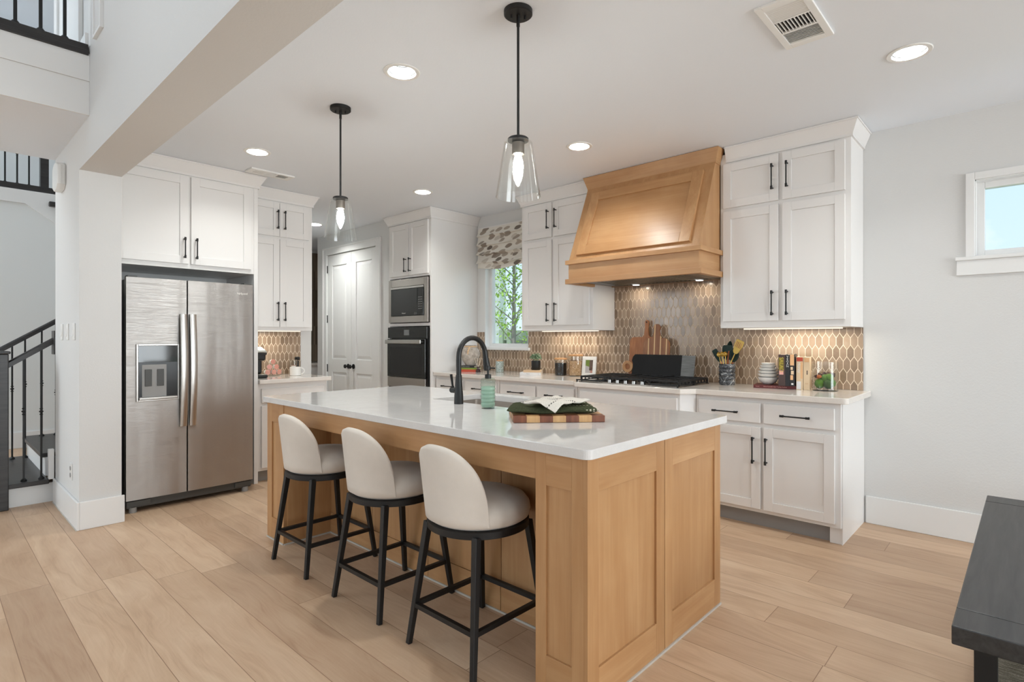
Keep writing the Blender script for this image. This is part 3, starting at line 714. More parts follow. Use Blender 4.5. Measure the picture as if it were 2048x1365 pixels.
for nm, args, m in (('frame_stile', (a0, a0+w, b0, b1), 'maple_vertical'), ('frame_stile', (a1-w, a1, b0, b1), 'maple_vertical'), ('frame_rail', (a0+w, a1-w, b0, b0+ws), 'maple_horizontal'), ('frame_rail', (a0+w, a1-w, b1-ws, b1), 'maple_horizontal')):
    mb = MB(); slope_bar(*args, -.002, .02, mb); mb.build(nm, m, t, bevel=.002)
mb = MB(); slope_bar(a0+w-.004, a1-w+.004, b0+ws-.004, b1-ws+.004, -.002, .008, mb); mb.build('panel', 'maple_horizontal', t)
crp = [((hx0, 4.197), (-1, 0)), ((hx0, yt_), (-1, -1)), ((hx1, yt_), (1, -1)), ((hx1, 4.197), (1, 0))]
prof = [(-.02, 2.625), (.004, 2.625), (.004, 2.64), (.034, ZC-.004), (-.02, ZC-.004)]
MB().loft([[(p[0]+o[0]*q, p[1]+o[1]*q, z) for q, z in prof] for p, o in crp]).build('crown_molding', 'maple_horizontal', t)
mb = MB(); L0, L1, Y0, Y1 = hx0+.05, hx1-.05, 3.92, 4.50
mb.box(L0, L1, Y0, Y0+.06, 1.785, 1.80).box(L0, L1, Y1-.05, Y1, 1.785, 1.80).box(L0, L0+.12, Y0+.06, Y1-.05, 1.785, 1.80).box(L1-.12, L1, Y0+.06, Y1-.05, 1.785, 1.80)
mb.build('insert', 'steel_dark', t)
mb = MB()
for i in range(22):
    xx = L0+.14+(L1-L0-.28)*i/21; mb.loft([[(xx-.012, yy, 1.80), (xx-.006, yy, 1.786), (xx+.006, yy, 1.786), (xx+.012, yy, 1.80)] for yy in (Y0+.06, Y1-.05)])
mb.build('baffle_filters', 'filter_steel', t, bevel=0)
box('hood_liner', 'dark_void', t, hx0+.02, hx1-.02, yf+.04, 4.197, 1.803, 1.8045)
box('wall_cover', 'maple_horizontal', t, hx0+.001, hx1-.001, 4.50, YB, 1.785, 1.82)
for x in (-2.62, -2.02):
    MB().lathe([(.001, 0), (.03, 0), (.03, .004), (.001, .004)], (x, 4.46, 1.7815), 20).build('hood_lamp', 'lamp_disc', t)
    area('hood_light', (x, 4.44, 1.772), (0, 0, 0), .05, .05, .7, (1, .82, .62), 'DISK')

# right base
CZ = .927; CT = .038
def toe(mb, x0, x1, y0): return mb.box(x0, x1, y0, YW, .105, CZ-CT)
t = thing('base_cabinet', 'white base cabinet with two drawers and two doors at the open right end', 'cabinet', (-1.3, YW, 0))
F = ('y', 3.93); mb = MB().box(-1.805, -.862, 3.93, YB, .105, CZ-CT-.001).box(-1.80, -.93, 4.0, YB, 0, .105).box(-.93, -.862, 3.955, YB, 0, .105)
mb.build('body', 'cabinet_white', t, bevel=.002)
for i, (a0, a1) in enumerate(((-1.778, -1.342), (-1.321, -.894))):
    d = slab_front(F, a0, a1, .718, .855, t); c = (a0+a1)/2+(-.015 if i == 0 else -.01); pull(F, c-.09, .785, None, d, c+.09)
    d = shaker(F, a0, a1, .132, .690, t); pull(F, a1-.042 if i == 0 else a0+.022, .445, .625, d)
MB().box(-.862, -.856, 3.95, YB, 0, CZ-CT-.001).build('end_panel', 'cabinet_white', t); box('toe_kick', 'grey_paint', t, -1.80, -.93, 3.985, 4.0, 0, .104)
# cooktop base (bumped out)
t = thing('base_cabinet', 'white bumped-out base cabinet with angled corners under the gas cooktop', 'cabinet', (-2.34, YW, 0))
poly = [(-2.885, YB), (-2.885, 3.93), (-2.80, 3.84), (-1.89, 3.84), (-1.808, 3.93), (-1.808, YB)]
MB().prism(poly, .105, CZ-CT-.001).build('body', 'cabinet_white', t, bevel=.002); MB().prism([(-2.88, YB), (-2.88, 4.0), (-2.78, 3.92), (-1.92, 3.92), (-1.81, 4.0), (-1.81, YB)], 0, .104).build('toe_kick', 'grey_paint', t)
F2 = ('y', 3.84)
slab_front(F2, -2.785, -1.905, .715, .855, t, 'false_front'); shaker(F2, -2.785, -2.352, .132, .690, t); shaker(F2, -2.338, -1.905, .132, .690, t)
# left base: two units
for k, (x0, x1, lab, drs) in enumerate(((-4.829, -3.842, 'white base cabinet with two drawers next to the oven tower', ((-4.80, -4.366), (-4.322, -3.87))), (-3.840, -2.887, 'white base cabinet with two drawers between the sink-side corner and the cooktop', ((-3.814, -3.363), (-3.339, -2.915))))):
    t = thing('base_cabinet', lab, 'cabinet', ((x0+x1)/2, YW, 0))
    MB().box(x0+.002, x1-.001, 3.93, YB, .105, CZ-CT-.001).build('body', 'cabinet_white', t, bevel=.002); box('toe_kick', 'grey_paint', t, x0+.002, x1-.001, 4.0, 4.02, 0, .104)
    for i, (a0, a1) in enumerate(drs):
        d = slab_front(F, a0, a1, .718, .853, t); c = (a0+a1)/2; pull(F, c-.095, .783, None, d, c+.095)
        d = shaker(F, a0, a1, .132, .690, t); pull(F, a1-.042 if i == 0 else a0+.042, .445, .625, d)
# worktop with chamfered bump-out
poly = [(-4.822, YB), (-4.822, 3.885), (-2.90, 3.885), (-2.815, 3.79), (-1.865, 3.79), (-1.785, 3.885)]+[(-.845+.03*math.sin(math.pi*i/12), 3.915-.03*math.cos(math.pi*i/12)) for i in range(7)]+[(-.815, YB)]
tag(MB().prism(poly, CZ-CT, CZ).build('countertop', 'perimeter_quartz', None, bevel=.004), 'long pale quartz worktop along the cooktop wall', 'worktop')

# oven tower
t = thing('oven_tower', 'tall white cabinet tower holding the microwave and wall oven', 'cabinet', (-5.22, YW, 0))
tx0_, tx1_ = -5.627, -4.829; F3 = ('y', 3.86)
mb = MB().box(tx0_, tx0_+.02, 3.86, YB, 0, 2.70).box(tx1_-.02, tx1_, 3.86, YB, 0, 2.70).box(tx0_+.02, tx1_-.02, 3.86, YB, 2.0, 2.70).box(tx0_+.02, tx1_-.02, 3.86, YB, 1.44, 1.475).box(tx0_+.02, tx1_-.02, 3.86, YB, .1, .66).box(tx0_+.02, tx1_-.02, 4.5, YB, .66, 2.0)
mb.build('body', 'cabinet_white', t, bevel=.002)
xm = -5.215
d = shaker(F3, -5.585, xm-.004, 2.025, 2.622, t); pull(F3, xm-.045, 2.062, 2.222, d)
d = shaker(F3, xm+.004, -4.865, 2.025, 2.622, t); pull(F3, xm+.045, 2.062, 2.222, d)
slab_front(F3, -5.585, -4.865, .13, .62, t)
crown(t, [((tx0_, 3.899), (-1, 0)), ((tx0_, 3.86), (-1, -1)), ((tx1_, 3.86), (1, -1)), ((tx1_, YB), (1, 0))], 2.632, ZT, .055)
MB().box(tx1_, tx1_+.004, 3.862, 3.90, CZ+.002, 2.632).build('edge_strip', 'cabinet_white', t)
t = thing('microwave', 'built-in stainless microwave with black glass door above the wall oven', 'microwave', (-5.22, 3.86, 1.48))
x0, x1, z0, z1 = -5.600, -4.858, 1.483, 1.985
MB().box(x0+.03, x1-.03, 3.86, 4.3, z0+.02, z1-.02).build('body', 'black_plastic', t)
mb = MB(); yy = 3.858; b = .055
mb.box(x0, x0+b, yy-.022, yy, z0, z1).box(x1-b-.01, x1, yy-.022, yy, z0, z1).box(x0+b, x1-b-.01, yy-.022, yy, z0, z0+.075).box(x0+b, x1-b-.01, yy-.022, yy, z1-.085, z1)
mb.build('trim_kit', 'steel', t, bevel=.002)
dz0, dz1 = z0+.078, z1-.088; dxs = x1-.175
MB().box(x0+b+.003, dxs-.002, yy-.03, yy, dz0, dz1-.026).build('door', 'black_glass', t, bevel=.002); MB().box(x0+b+.003, x1-b-.013, yy-.034, yy, dz1-.024, dz1-.002).build('handle', 'handle_steel', t, bevel=.002)
cp = MB().box(dxs+.002, x1-b-.013, yy-.03, yy, dz0, dz1-.026).build('control_panel', 'black_glass', t, bevel=.002)
mb = MB()
for i in range(3):
    for j in range(6): mb.box(dxs+.018+i*.026, dxs+.034+i*.026, yy-.0306, yy-.03, dz0+.07+j*.026, dz0+.076+j*.026)
mb.build('button_marks', 'grey_paint', cp); MB().box(dxs-.06, dxs-.008, yy-.0305, yy-.03, dz0+.008, dz0+.035).build('energy_label', 'dark_grey', t)
text('logo_lettering', 'Whirlpool', 'white_letter', t, (-5.29, yy-.0305, dz0+.028), (H, 0, 0), .017)
t = thing('wall_oven', 'built-in black glass wall oven with steel handle below the microwave', 'oven', (-5.22, 3.86, .68))
x0, x1 = -5.600, -4.858
MB().box(x0+.03, x1-.03, 3.86, 4.4, .68, 1.42).build('body', 'black_plastic', t)
cp = MB().box(x0, x1, 3.825, 3.858, 1.302, 1.428).build('control_panel', 'black_glass', t, bevel=.002)
MB().box(-5.28, -5.18, 3.8243, 3.825, 1.335, 1.398).build('display', 'display_grey', cp); 
for x in (-5.345, -5.115): MB().cyl((x, 3.8243, 1.366), (x, 3.825, 1.366), .008, 14).build('button', 'dark_grey', cp)
d = MB().box(x0+.004, x1-.02, 3.815, 3.858, .852, 1.292).build('door', 'black_glass', t, bevel=.003)
MB().box(x0+.06, x1-.085, 3.8143, 3.815, .89, 1.20).build('window', 'black_plastic', d)
h = MB().box(x0+.02, x1-.045, 3.765, 3.782, 1.238, 1.284).build('handle', 'handle_steel', d, bevel=.006); 
mb = MB()
for x in (x0+.06, x1-.085): mb.box(x-.012, x+.012, 3.78, 3.816, 1.25, 1.272)
mb.build('handle_bracket', 'handle_steel', d)
MB().box(x0+.002, x1-.02, 3.818, 3.858, .735, .848).build('lower_panel', 'steel', t, bevel=.002); MB().box(x0, x1, 3.84, 3.858, .68, .735).build('vent_trim', 'black_plastic', t)
MB().box(x1-.018, x1, 3.84, 3.858, .735, 1.30).build('side_trim', 'black_plastic', t)

# fridge surround
t = thing('fridge_cabinet', 'deep white cabinet with two doors above the refrigerator', 'cabinet', (-5.3, 1.5, 0))
F4 = ('x', -5.04)
MB().box(XF+.002, -5.04, .985, 2.035, 1.868, 2.70).build('body', 'cabinet_white', t, bevel=.002); MB().box(XF+.002, -5.038, 2.035, 2.07, 0, 2.70).build('side_panel', 'cabinet_white', t, bevel=.002)
for i, (a0, a1) in enumerate(((.992, 1.508), (1.526, 2.006))):
    d = shaker(F4, a0, a1, 1.905, 2.62, t, .065); pull(F4, a1-.035 if i == 0 else a0+.035, 1.948, 2.118, d)
crown(t, [((-5.04, .985), (1, 0)), ((-5.04, 2.07), (1, 1)), ((-5.29, 2.07), (0, 1))], 2.632, ZT, .06)
# fridge
t = thing('refrigerator', 'tall stainless side-by-side refrigerator with ice dispenser', 'refrigerator', (-5.2, 1.495, 0))
fy0, fy1, fz0, fz1, xd = 1.040, 1.948, .097, 1.752, -4.835
MB().box(-5.62, -4.905, fy0+.008, fy1-.008, .04, fz1-.012).build('body', 'fridge_side', t, bevel=.004)
def fdoor(a0, a1):
    n = 14; ring = []
    for i in range(n+1):
        a = a0+(a1-a0)*i/n; u = (a-fy0)/(fy1-fy0); ring.append((xd-.012*(2*u-1)**2, a))
    ring = [(-4.898, a1), (-4.898, a0)] + ring
    return MB().loft([[(x, y, z) for x, y in ring] for z in (fz0, fz1)])
ysp = 1.440
d1 = fdoor(fy0, ysp-.004).build('freezer_door', 'fridge_steel', t, smooth=True, ang=30); d2 = fdoor(ysp+.006, fy1).build('fridge_door', 'fridge_steel', t, smooth=True, ang=30)
MB().box(-4.90, -4.86, ysp-.004, ysp+.006, fz0, fz1).build('door_gap', 'dark_void', t)
for d, y in ((d1, 1.408), (d2, 1.474)):
    mb = MB(); rings = []
    for i in range(17):
        s = i/16; z = .615+(1.487-.615)*s; b = math.sin(math.pi*s); x = xd+.022+.03*b
        rings.append([(x-.012, y-.023, z), (x+.006, y-.023, z), (x+.010, y-.012, z), (x+.010, y+.012, z), (x+.006, y+.023, z), (x-.012, y+.023, z)])
    mb.loft(rings); mb.box(xd-.005, xd+.026, y-.016, y+.016, .63, .66).box(xd-.005, xd+.026, y-.016, y+.016, 1.44, 1.47)
    mb.build('handle', 'handle_steel', d, smooth=True, ang=50)
dy0, dy1, dz0, dz1 = 1.112, 1.372, .838, 1.243; X0 = xd-.002
mb = MB(); g = .012
mb.box(X0, X0+.010, dy0-g, dy0, dz0-g, dz1+g).box(X0, X0+.010, dy1, dy1+g, dz0-g, dz1+g).box(X0, X0+.010, dy0, dy1, dz0-g, dz0).box(X0, X0+.010, dy0, dy1, dz1, dz1+g)
dp = mb.build('dispenser_frame', 'handle_steel', d1, bevel=.002)
box('dispenser_recess', 'black_plastic', d1, X0, X0+.003, dy0, dy1, dz0, dz1); MB().box(X0+.002, X0+.008, dy0, dy1, 1.118, dz1).build('dispenser_display', 'black_glass', d1, bevel=.001)
MB().box(X0+.003, X0+.005, dy0+.025, dy1-.075, dz0+.02, 1.10).build('dispenser_plate', 'grey_paint', d1)
for a in (dy0+.042, dy0+.122): MB().box(X0+.005, X0+.012, a, a+.045, dz0+.10, 1.065).build('paddle', 'dark_grey', d1, bevel=.002)
MB().box(X0, X0+.022, dy0+.004, dy1-.004, dz0+.002, dz0+.018).build('drip_tray', 'handle_steel', d1, bevel=.002)
text('logo_lettering', 'Whirlpool', 'white_letter', d2, (xd-.0065, 1.847, 1.674), (H, 0, H), .027)
MB().box(-4.90, -4.872, fy0+.01, fy1-.01, .035, fz0-.006).build('kick_grille', 'dark_grey', t); MB().box(-4.872, -4.855, fy0+.005, fy0+.16, .045, .088).build('hinge_cover', 'dark_grey', t, bevel=.003); MB().box(-4.872, -4.855, fy1-.14, fy1-.01, .045, .088).build('hinge_cover', 'dark_grey', t, bevel=.003)
for y in (fy0+.05, fy1-.05): MB().cyl((-4.885, y, 0), (-4.885, y, .04), .025, 18).build('foot', 'grey_paint', t)
MB().box(-4.93, -4.85, fy0+.01, fy0+.07, fz1, fz1+.012).build('hinge_cap', 'dark_grey', t); MB().box(-4.93, -4.85, fy1-.07, fy1-.01, fz1, fz1+.012).build('hinge_cap', 'dark_grey', t)

# coffee station
F5 = ('x', -5.36); t = thing('upper_cabinet', 'white wall cabinet with four doors above the coffee maker', 'cabinet', (-5.5, 2.4, 1.376))
MB().box(XF+.002, -5.36, 2.072, 2.745, 1.376, 2.70).build('body', 'cabinet_white', t, bevel=.002)
for i, (a0, a1) in enumerate(((2.095, 2.402), (2.406, 2.705))):
    ha = a1-.026 if i == 0 else a0+.04
    d = shaker(F5, a0, a1, 1.41, 2.266, t); pull(F5, ha, 1.468, 1.652, d); d = shaker(F5, a0, a1, 2.29, 2.617, t); pull(F5, ha, 2.36, 2.542, d)
crown(t, [((-5.36, 2.135), (1, 0)), ((-5.36, 2.745), (1, 1)), ((XF+.002, 2.745), (0, 1))], 2.632, ZT, .055)
MB().box(-5.52, -5.48, 2.15, 2.68, 1.366, 1.3755).build('light_strip', 'strip_glow', t); area('undercabinet_light', (-5.53, 2.34, 1.362), (0, 0, H), .35, .03, 1.5, (1, .85, .68))
tag(MB().box(XF+.002, XF+.008, 2.072, 2.775, .928, 1.374).build('backsplash', 'picket_tile'), 'small tile backsplash behind the coffee maker, right of the fridge', 'backsplash')
t = thing('base_cabinet', 'white base cabinet under the coffee maker beside the fridge', 'cabinet', (-5.35, 2.4, 0))
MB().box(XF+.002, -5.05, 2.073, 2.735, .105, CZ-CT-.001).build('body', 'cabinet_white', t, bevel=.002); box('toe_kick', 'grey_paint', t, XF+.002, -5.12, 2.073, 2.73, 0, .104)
F6 = ('x', -5.05); slab_front(F6, 2.10, 2.705, .718, .845, t); shaker(F6, 2.10, 2.400, .132, .69, t); shaker(F6, 2.406, 2.705, .132, .69, t)
tag(MB().box(XF+.002, -5.005, 2.072, 2.765, CZ-CT, CZ).build('countertop', 'perimeter_quartz', None, bevel=.004), 'short quartz worktop under the coffee maker', 'worktop')

# ================================================================== ISLAND
t = thing('kitchen_island', 'stained wood kitchen island with framed panels and knee recess', 'island', (-2.4, 2.1, 0))
ix0, ix1, iy0, iy1, iz = -3.655, -1.105, 1.562, 2.672, .884
def panel_face(face, a0, a1, st, zt=.76, zb=.14, d=.018, split=True):
    e = .006
    for p, q in ((a0, a0+st), (a1-st, a1)):
        mb = MB(); fb(mb, face, p, q, 0, iz, -.001, d); mb.build('stile', 'maple_vertical', t, bevel=.001)
    for p, q in ((0, zb), (zt, iz)):
        mb = MB(); fb(mb, face, a0+st, a1-st, p, q, -.001, d); mb.build('rail', 'maple_horizontal', t, bevel=.001)
    mb = MB(); fb(mb, face, a0+st, a1-st, zb, zt, -.001, d-.009); mb.build('panel', 'maple_vertical', t)
pw = .235; r = .018
core = MB().box(ix0+r, ix1-r, 1.90, iy1-r, 0, iz-.002).box(ix0+r, ix0+pw, iy0+r, 1.90, 0, iz-.002).box(ix1-pw, ix1-r, iy0+r, 1.90, 0, iz-.002)
# the core stays clear of the sink bowl
mb = MB(); zc_ = .62
mb.box(ix0+r, ix1-r, 1.90, iy1-r, 0, zc_).box(ix0+r, -2.80, 1.90, iy1-r, zc_, iz-.002).box(-1.90, ix1-r, 1.90, iy1-r, zc_, iz-.002).box(-2.80, -1.90, 1.90, 2.10, zc_, iz-.002)
mb.box(ix0+r, ix0+pw, iy0+r, 1.90, 0, iz-.002).box(ix1-pw, ix1-r, iy0+r, 1.90, 0, iz-.002).box(-2.80, -1.90, 2.655, iy1-r, zc_, iz-.002)
mb.build('carcass', 'maple_vertical', t)
panel_face(('x', ix1-r), iy0, 2.108, .068); panel_face(('x', ix1-r), 2.112, iy1, .066)
panel_face(('y', iy0+r), ix1-pw, ix1-r-.0005, .050); panel_face(('y', iy0+r), ix0+.001, ix0+pw, .066)
# recess: apron, inner sides, back panel with seams
box('apron', 'maple_horizontal', t, ix0+pw, ix1-pw, iy0+.004, iy0+.026, .775, iz)
for a0, a1 in ((ix0+pw, -2.925), (-2.921, -2.38), (-2.376, -1.832), (-1.828, ix1-pw)):
    box('back_panel', 'maple_vertical', t, a0, a1, 1.884, 1.901, .135, iz)
    box('back_rail', 'maple_horizontal', t, a0, a1, 1.880, 1.901, 0, .133)
box('inner_side', 'maple_vertical', t, ix0+pw, ix0+pw+.006, iy0+.026, 1.884, 0, iz); box('inner_side', 'maple_vertical', t, ix1-pw-.006, ix1-pw, iy0+.026, 1.884, 0, iz)
mb = MB(); c = .006
mb.box(ix1, ix1+c, iy0-c, iy1, 0, .009).box(ix1-pw, ix1+c, iy0-c, iy0, 0, .009).box(ix0, ix0+pw, iy0-c, iy0, 0, .009).box(ix0+pw, ix1-pw, 1.874, 1.880, 0, .009).box(ix0+pw+.006, ix0+pw+.012, iy0, 1.874, 0, .009)
mb.build('caulk_line', 'caulk', t)
SX0, SX1, SY0, SY1 = -2.74, -1.97, 2.19, 2.60
sz0, sz1 = .885, .920; wx0, wx1, wy0, wy1 = -3.668, -1.078, 1.530, 2.712
def rrect(x0, x1, y0, y1, rr, n=6):
    P = []
    for cx, cy, a in ((x1-rr, y1-rr, 0), (x0+rr, y1-rr, 90), (x0+rr, y0+rr, 180), (x1-rr, y0+rr, 270)):
        for i in range(n+1): an = math.radians(a+90*i/n); P.append((cx+rr*math.cos(an), cy+rr*math.sin(an)))
    return P
O_ = rrect(wx0, wx1, wy0, wy1, .03); I_ = rrect(SX0, SX1, SY0, SY1, .03); n = len(O_)
vs = [(x, y, z) for z in (sz0, sz1) for x, y in O_] + [(x, y, z) for z in (sz0, sz1) for x, y in I_]
fs = []
for i in range(n):
    j = (i+1) % n
    fs += [(i, j, n+j, n+i), (2*n+i, 3*n+i, 3*n+j, 2*n+j), (n+i, n+j, 3*n+j, 3*n+i), (i, 2*n+i, 2*n+j, j)]
tag(MB().add(vs, fs).build('island_countertop', 'quartz', None, bevel=.003), 'large white quartz island worktop with a sink cutout', 'worktop')
t = thing('kitchen_sink', 'grey undermount sink set into the island worktop', 'sink', (-2.355, 2.395, .885))
rings = []
for off, z in ((.012, .884), (-.004, .884), (-.006, .70), (-.03, .675)): rings.append([(x, y, z) for x, y in rrect(SX0-off, SX1+off, SY0-off, SY1+off, .04)])
MB().loft(rings, False).add([p for p in rings[-1]], [tuple(range(len(rings[-1])))]).build('bowl', 'sink_steel', t, smooth=True, ang=50)
MB().lathe([(.001, 0), (.045, 0), (.045, .004), (.03, .002), (.001, .002)], (-2.35, 2.42, .676), 24).build('drain', 'chrome', t)
# ================================================================== STOOLS
def make_stool(loc, label):
    t = thing('bar_stool', label, 'stool', loc, group='bar stools at the island')
    zr = .505   # bottom of the round frame
    for sx in (-1, 1):
        for sy in (-1, 1):
            MB().tube([(sx*.200, sy*.216, 0), (sx*.150, sy*.152, zr+.012)], [.0105, .0145], 4, True, True).build('leg', 'black_metal', t, world=False, bevel=.002)
    k = .165/.51; ax, ay = .200-.050*k, .216-.064*k; z = .165
    for p, q in (((-ax, -ay, z), (ax, -ay, z)), ((-ax, ay, z), (ax, ay, z)), ((-ax, -ay, z), (-ax, ay, z)), ((ax, -ay, z), (ax, ay, z))):
        MB().bar(p, q, .0095).build('stretcher', 'black_metal', t, world=False)
    MB().lathe([(.001, zr), (.210, zr), (.218, zr+.004), (.218, zr+.030), (.210, zr+.034), (.001, zr+.034)], (0, 0, 0), 56).build('seat_frame', 'black_metal', t, world=False, smooth=True)
    zs = zr+.034
    MB().lathe([(.001, zs), (.200, zs), (.217, zs+.012), (.224, zs+.036), (.220, zs+.062), (.200, zs+.088), (.155, zs+.105), (.09, zs+.113), (.001, zs+.116)], (0, 0, 0), 56).build('seat', 'cream_fabric', t, world=False, smooth=True, ang=70)
    # curved backrest with an arched top
    rings = []; A = 58; n = 44; zt = .872
    for i in range(n+1):
        ph = -A+2*A*i/n; u = abs(ph)/A
        h = (zs+.035)+(zt-zs-.035)*(max(0., 1-u**2.3))**(.50)
        th = math.radians(-90+ph); c, s = math.cos(th), math.sin(th); sec = []
        def R(z, d): lean = .008+.036*((z-zs)/(zt-zs)); return (.214+lean-d)
        W_ = .050*(1-.30*u)
        zb = zs+.004; m = 9
        prof = [(R(zb, W_*.5), zb)]
        for j in range(m+1):
            z = zb+.012+(h-zb-.03)*j/m; prof.append((R(z, 0), z))
        prof += [(R(h, W_*.14), h-.006), (R(h, W_*.5), h), (R(h, W_*.86), h-.006)]
        for j in range(m, -1, -1):
            z = zb+.012+(h-zb-.03)*j/m; prof.append((R(z, W_), z))
        rings.append([(r_*c, r_*s, z) for r_, z in prof])
    MB().loft(rings).build('backrest', 'cream_fabric', t, world=False, smooth=True, ang=65)
    return t
s0 = make_stool((-3.046, 1.640, 0), 'cream upholstered bar stool with black legs, farthest stool, nearest the fridge')
dup(s0, (-2.352, 1.640, 0), 'cream upholstered bar stool with black legs, middle one of the row of three')
dup(s0, (-1.730, 1.640, 0), 'cream upholstered bar stool with black legs, nearest the island corner post')

# ================================================================== PENDANTS
def make_pendant(loc, label):
    t = thing('pendant_light', label, 'pendant light', loc, group='pendant lights over the island')   # origin at the ceiling
    c = MB().lathe([(.001, 0), (.063, 0), (.063, -.018), (.058, -.022), (.001, -.022)], (0, 0, 0), 40).build('canopy', 'black_metal', t, world=False, smooth=True)
    for dx in (-.03, .03): MB().cyl((dx*.6, dx*.8, -.022), (dx*.6, dx*.8, -.036), .0045, 10).build('screw', 'black_metal', c, world=False)
    MB().cyl((0, 0, -.022), (0, 0, -.565), .0058, 14).cyl((0, 0, -.022), (0, 0, -.07), .0078, 14).build('rod', 'black_metal', t, world=False, smooth=True)
    MB().lathe([(.001, -.562), (.042, -.562), (.046, -.566), (.046, -.576), (.001, -.576)], (0, 0, 0), 36).build('cap', 'black_metal', t, world=False, smooth=True)
    MB().lathe([(.001, -.584), (.027, -.584), (.027, -.634), (.020, -.634), (.020, -.62), (.001, -.62)], (0, 0, 0), 28).build('socket', 'bronze_socket', t, world=False, smooth=True)
    MB().lathe([(.028, -.578), (.056, -.578), (.062, -.584), (.099, -.822), (.0965, -.822), (.0595, -.5865), (.055, -.5815), (.028, -.5815), (.028, -.578)], (0, 0, 0), 56, False).build('glass_shade', 'glass', t, world=False, smooth=True)
    MB().lathe([(.001, -.628), (.0125, -.63), (.014, -.645), (.021, -.668), (.0235, -.69), (.018, -.722), (.008, -.748), (.001, -.758)], (0, 0, 0), 24).build('bulb', 'bulb_glow', t, world=False, smooth=True)
    return t
p0 = make_pendant((-3.153, 1.803, ZC), 'clear glass pendant light on a black rod, farther one nearest the fridge'); dup(p0, (-1.65, 1.806, ZC), 'clear glass pendant light on a black rod, nearer one hanging before the hood')

# ================================================================== ISLAND ITEMS
zi = .920
t = thing('faucet', 'tall matte black gooseneck kitchen faucet on the island', 'faucet', (-2.405, 2.125, zi))
MB().lathe([(.001, 0), (.0265, 0), (.0268, .012), (.0255, .05), (.020, .13), (.0175, .165), (.001, .165)], (0, 0, 0), 28).build('body', 'black_satin', t, world=False, smooth=True)
pts = [(0, 0, .15)]; rr = .107
for i in range(15):
    a = math.pi-(math.pi*.92)*i/14; pts.append((0, rr+rr*math.cos(a), .268+rr*1.05*math.sin(a)))
neck = pts
MB().tube(neck, .0148, 16).build('spout', 'black_satin', t, world=False, smooth=True)
e = Vector(neck[-1]); dr = Vector((0, .17, -1)).normalized()
MB().tube([e-dr*.012, e+dr*.02, e+dr*.06, e+dr*.098, e+dr*.112], [.0150, .0162, .0195, .0225, .0205], 20).build('spray_head', 'black_satin', t, world=False, smooth=True)
MB().cyl((-.02, 0, .076), (-.058, 0, .076), .0165, 18).ball((-.058, 0, .076), .0172, 16).build('valve', 'black_satin', t, world=False, smooth=True)
MB().tube([(-.050, 0, .085), (-.054, -.004, .125), (-.058, -.008, .168)], [.006, .0065, .0085], 10).build('lever', 'black_satin', t, world=False, smooth=True)
t = thing('soap_dispenser', 'ribbed pale green glass soap bottle with black pump', 'soap dispenser', (-2.137, 2.098, zi))
prof = [(.001, 0), (.036, 0)]
for i in range(7):
    z = .014+.0205*i; prof += [(.037, z), (.0405, z+.005), (.041, z+.010), (.0405, z+.0155), (.037, z+.0205)]
prof += [(.036, .160), (.026, .164), (.018, .165)]
MB().lathe(prof, (0, 0, 0), 40, False).build('bottle', 'green_glass', t, world=False, smooth=True, ang=60)
MB().lathe([(.001, .008), (.0335, .008)]+[(r_-.0035, z) for r_, z in prof[2:] if .008 < z < .118]+[(.034, .118), (.001, .118)], (0, 0, 0), 36).build('liquid', 'soap_green', t, world=False, smooth=True, ang=60)
MB().lathe([(.001, .160), (.017, .160), (.017, .182), (.006, .184), (.006, .205), (.012, .206), (.0135, .222), (.012, .228), (.001, .229)], (0, 0, 0), 24).cyl((0, 0, .219), (.034, .02, .216), .0042, 10).build('pump', 'black_satin', t, world=False, smooth=True)
# checkered board, turned 47 degrees
ang = math.atan2(.302, .28)
t = thing('cutting_board', 'thick checkered wooden cutting board under the towels on the island', 'cutting board', (-1.675, 1.803, zi), ang)
BL, BD, BT = .412, .30, .030; n = 7; w = BL/n
for i in range(n):
    for j in range(5):
        dk = (i+j) % 2 == 0
        MB().box(i*w, (i+1)*w, j*BD/5, (j+1)*BD/5, .001, BT).build('block', 'walnut_block' if dk else 'maple_block', t, world=False, bevel=.0012 if (i in (0, n-1) or j == 0) else 0)
def towel(name, label, mat, outline, zf, th, rot, loc, nx=44, ny=26, bulge=.4):
    """folded towel: a soft closed pad over a quad outline (4 corners), zf(u,v) lifts the top"""
    A, B, D_, E_ = [Vector(p) for p in outline]
    def P(u, v): return A.lerp(B, u).lerp(E_.lerp(D_, u), v)
    top, bot = [], []
    for j in range(ny+1):
        rt, rb = [], []
        for i in range(nx+1):
            u, v = i/nx, j/ny; p = P(u, v); e = min(u, 1-u)*nx/3.; g = min(v, 1-v)*ny/3.; k = min(1., e)*min(1., g); k = math.sqrt(max(0, 1-(1-k)**2))
            z0 = zf(u, v, p); rt.append((p.x, p.y, z0+th*(.5+.5*k))); rb.append((p.x, p.y, z0+th*(.5-.5*k)))
        top.append(rt); bot.append(rb)
    t = thing(name, label, 'towel', loc, rot); mb = MB(); k = len(top)*(nx+1)
    vs = [p for r in top for p in r]+[p for r in bot for p in r]; fs = []; q = nx+1
    for j in range(ny):
        for i in range(nx): a = j*q+i; fs += [(a, a+1, a+q+1, a+q), (k+a, k+a+q, k+a+q+1, k+a+1)]
    ed = [i for i in range(q)]+[j*q+nx for j in range(1, ny+1)]+[ny*q+i for i in range(nx-1, -1, -1)]+[j*q for j in range(ny-1, 0, -1)]
    for a, b in zip(ed, ed[1:]+ed[:1]): fs.append((a, k+a, k+b, b))
    mb.add(vs, fs).build('cloth', mat, t, world=False, smooth=True, ang=180); return t
wv = lambda u, v: .0025*math.sin(u*11+v*5)+.002*math.sin(v*17-u*6)
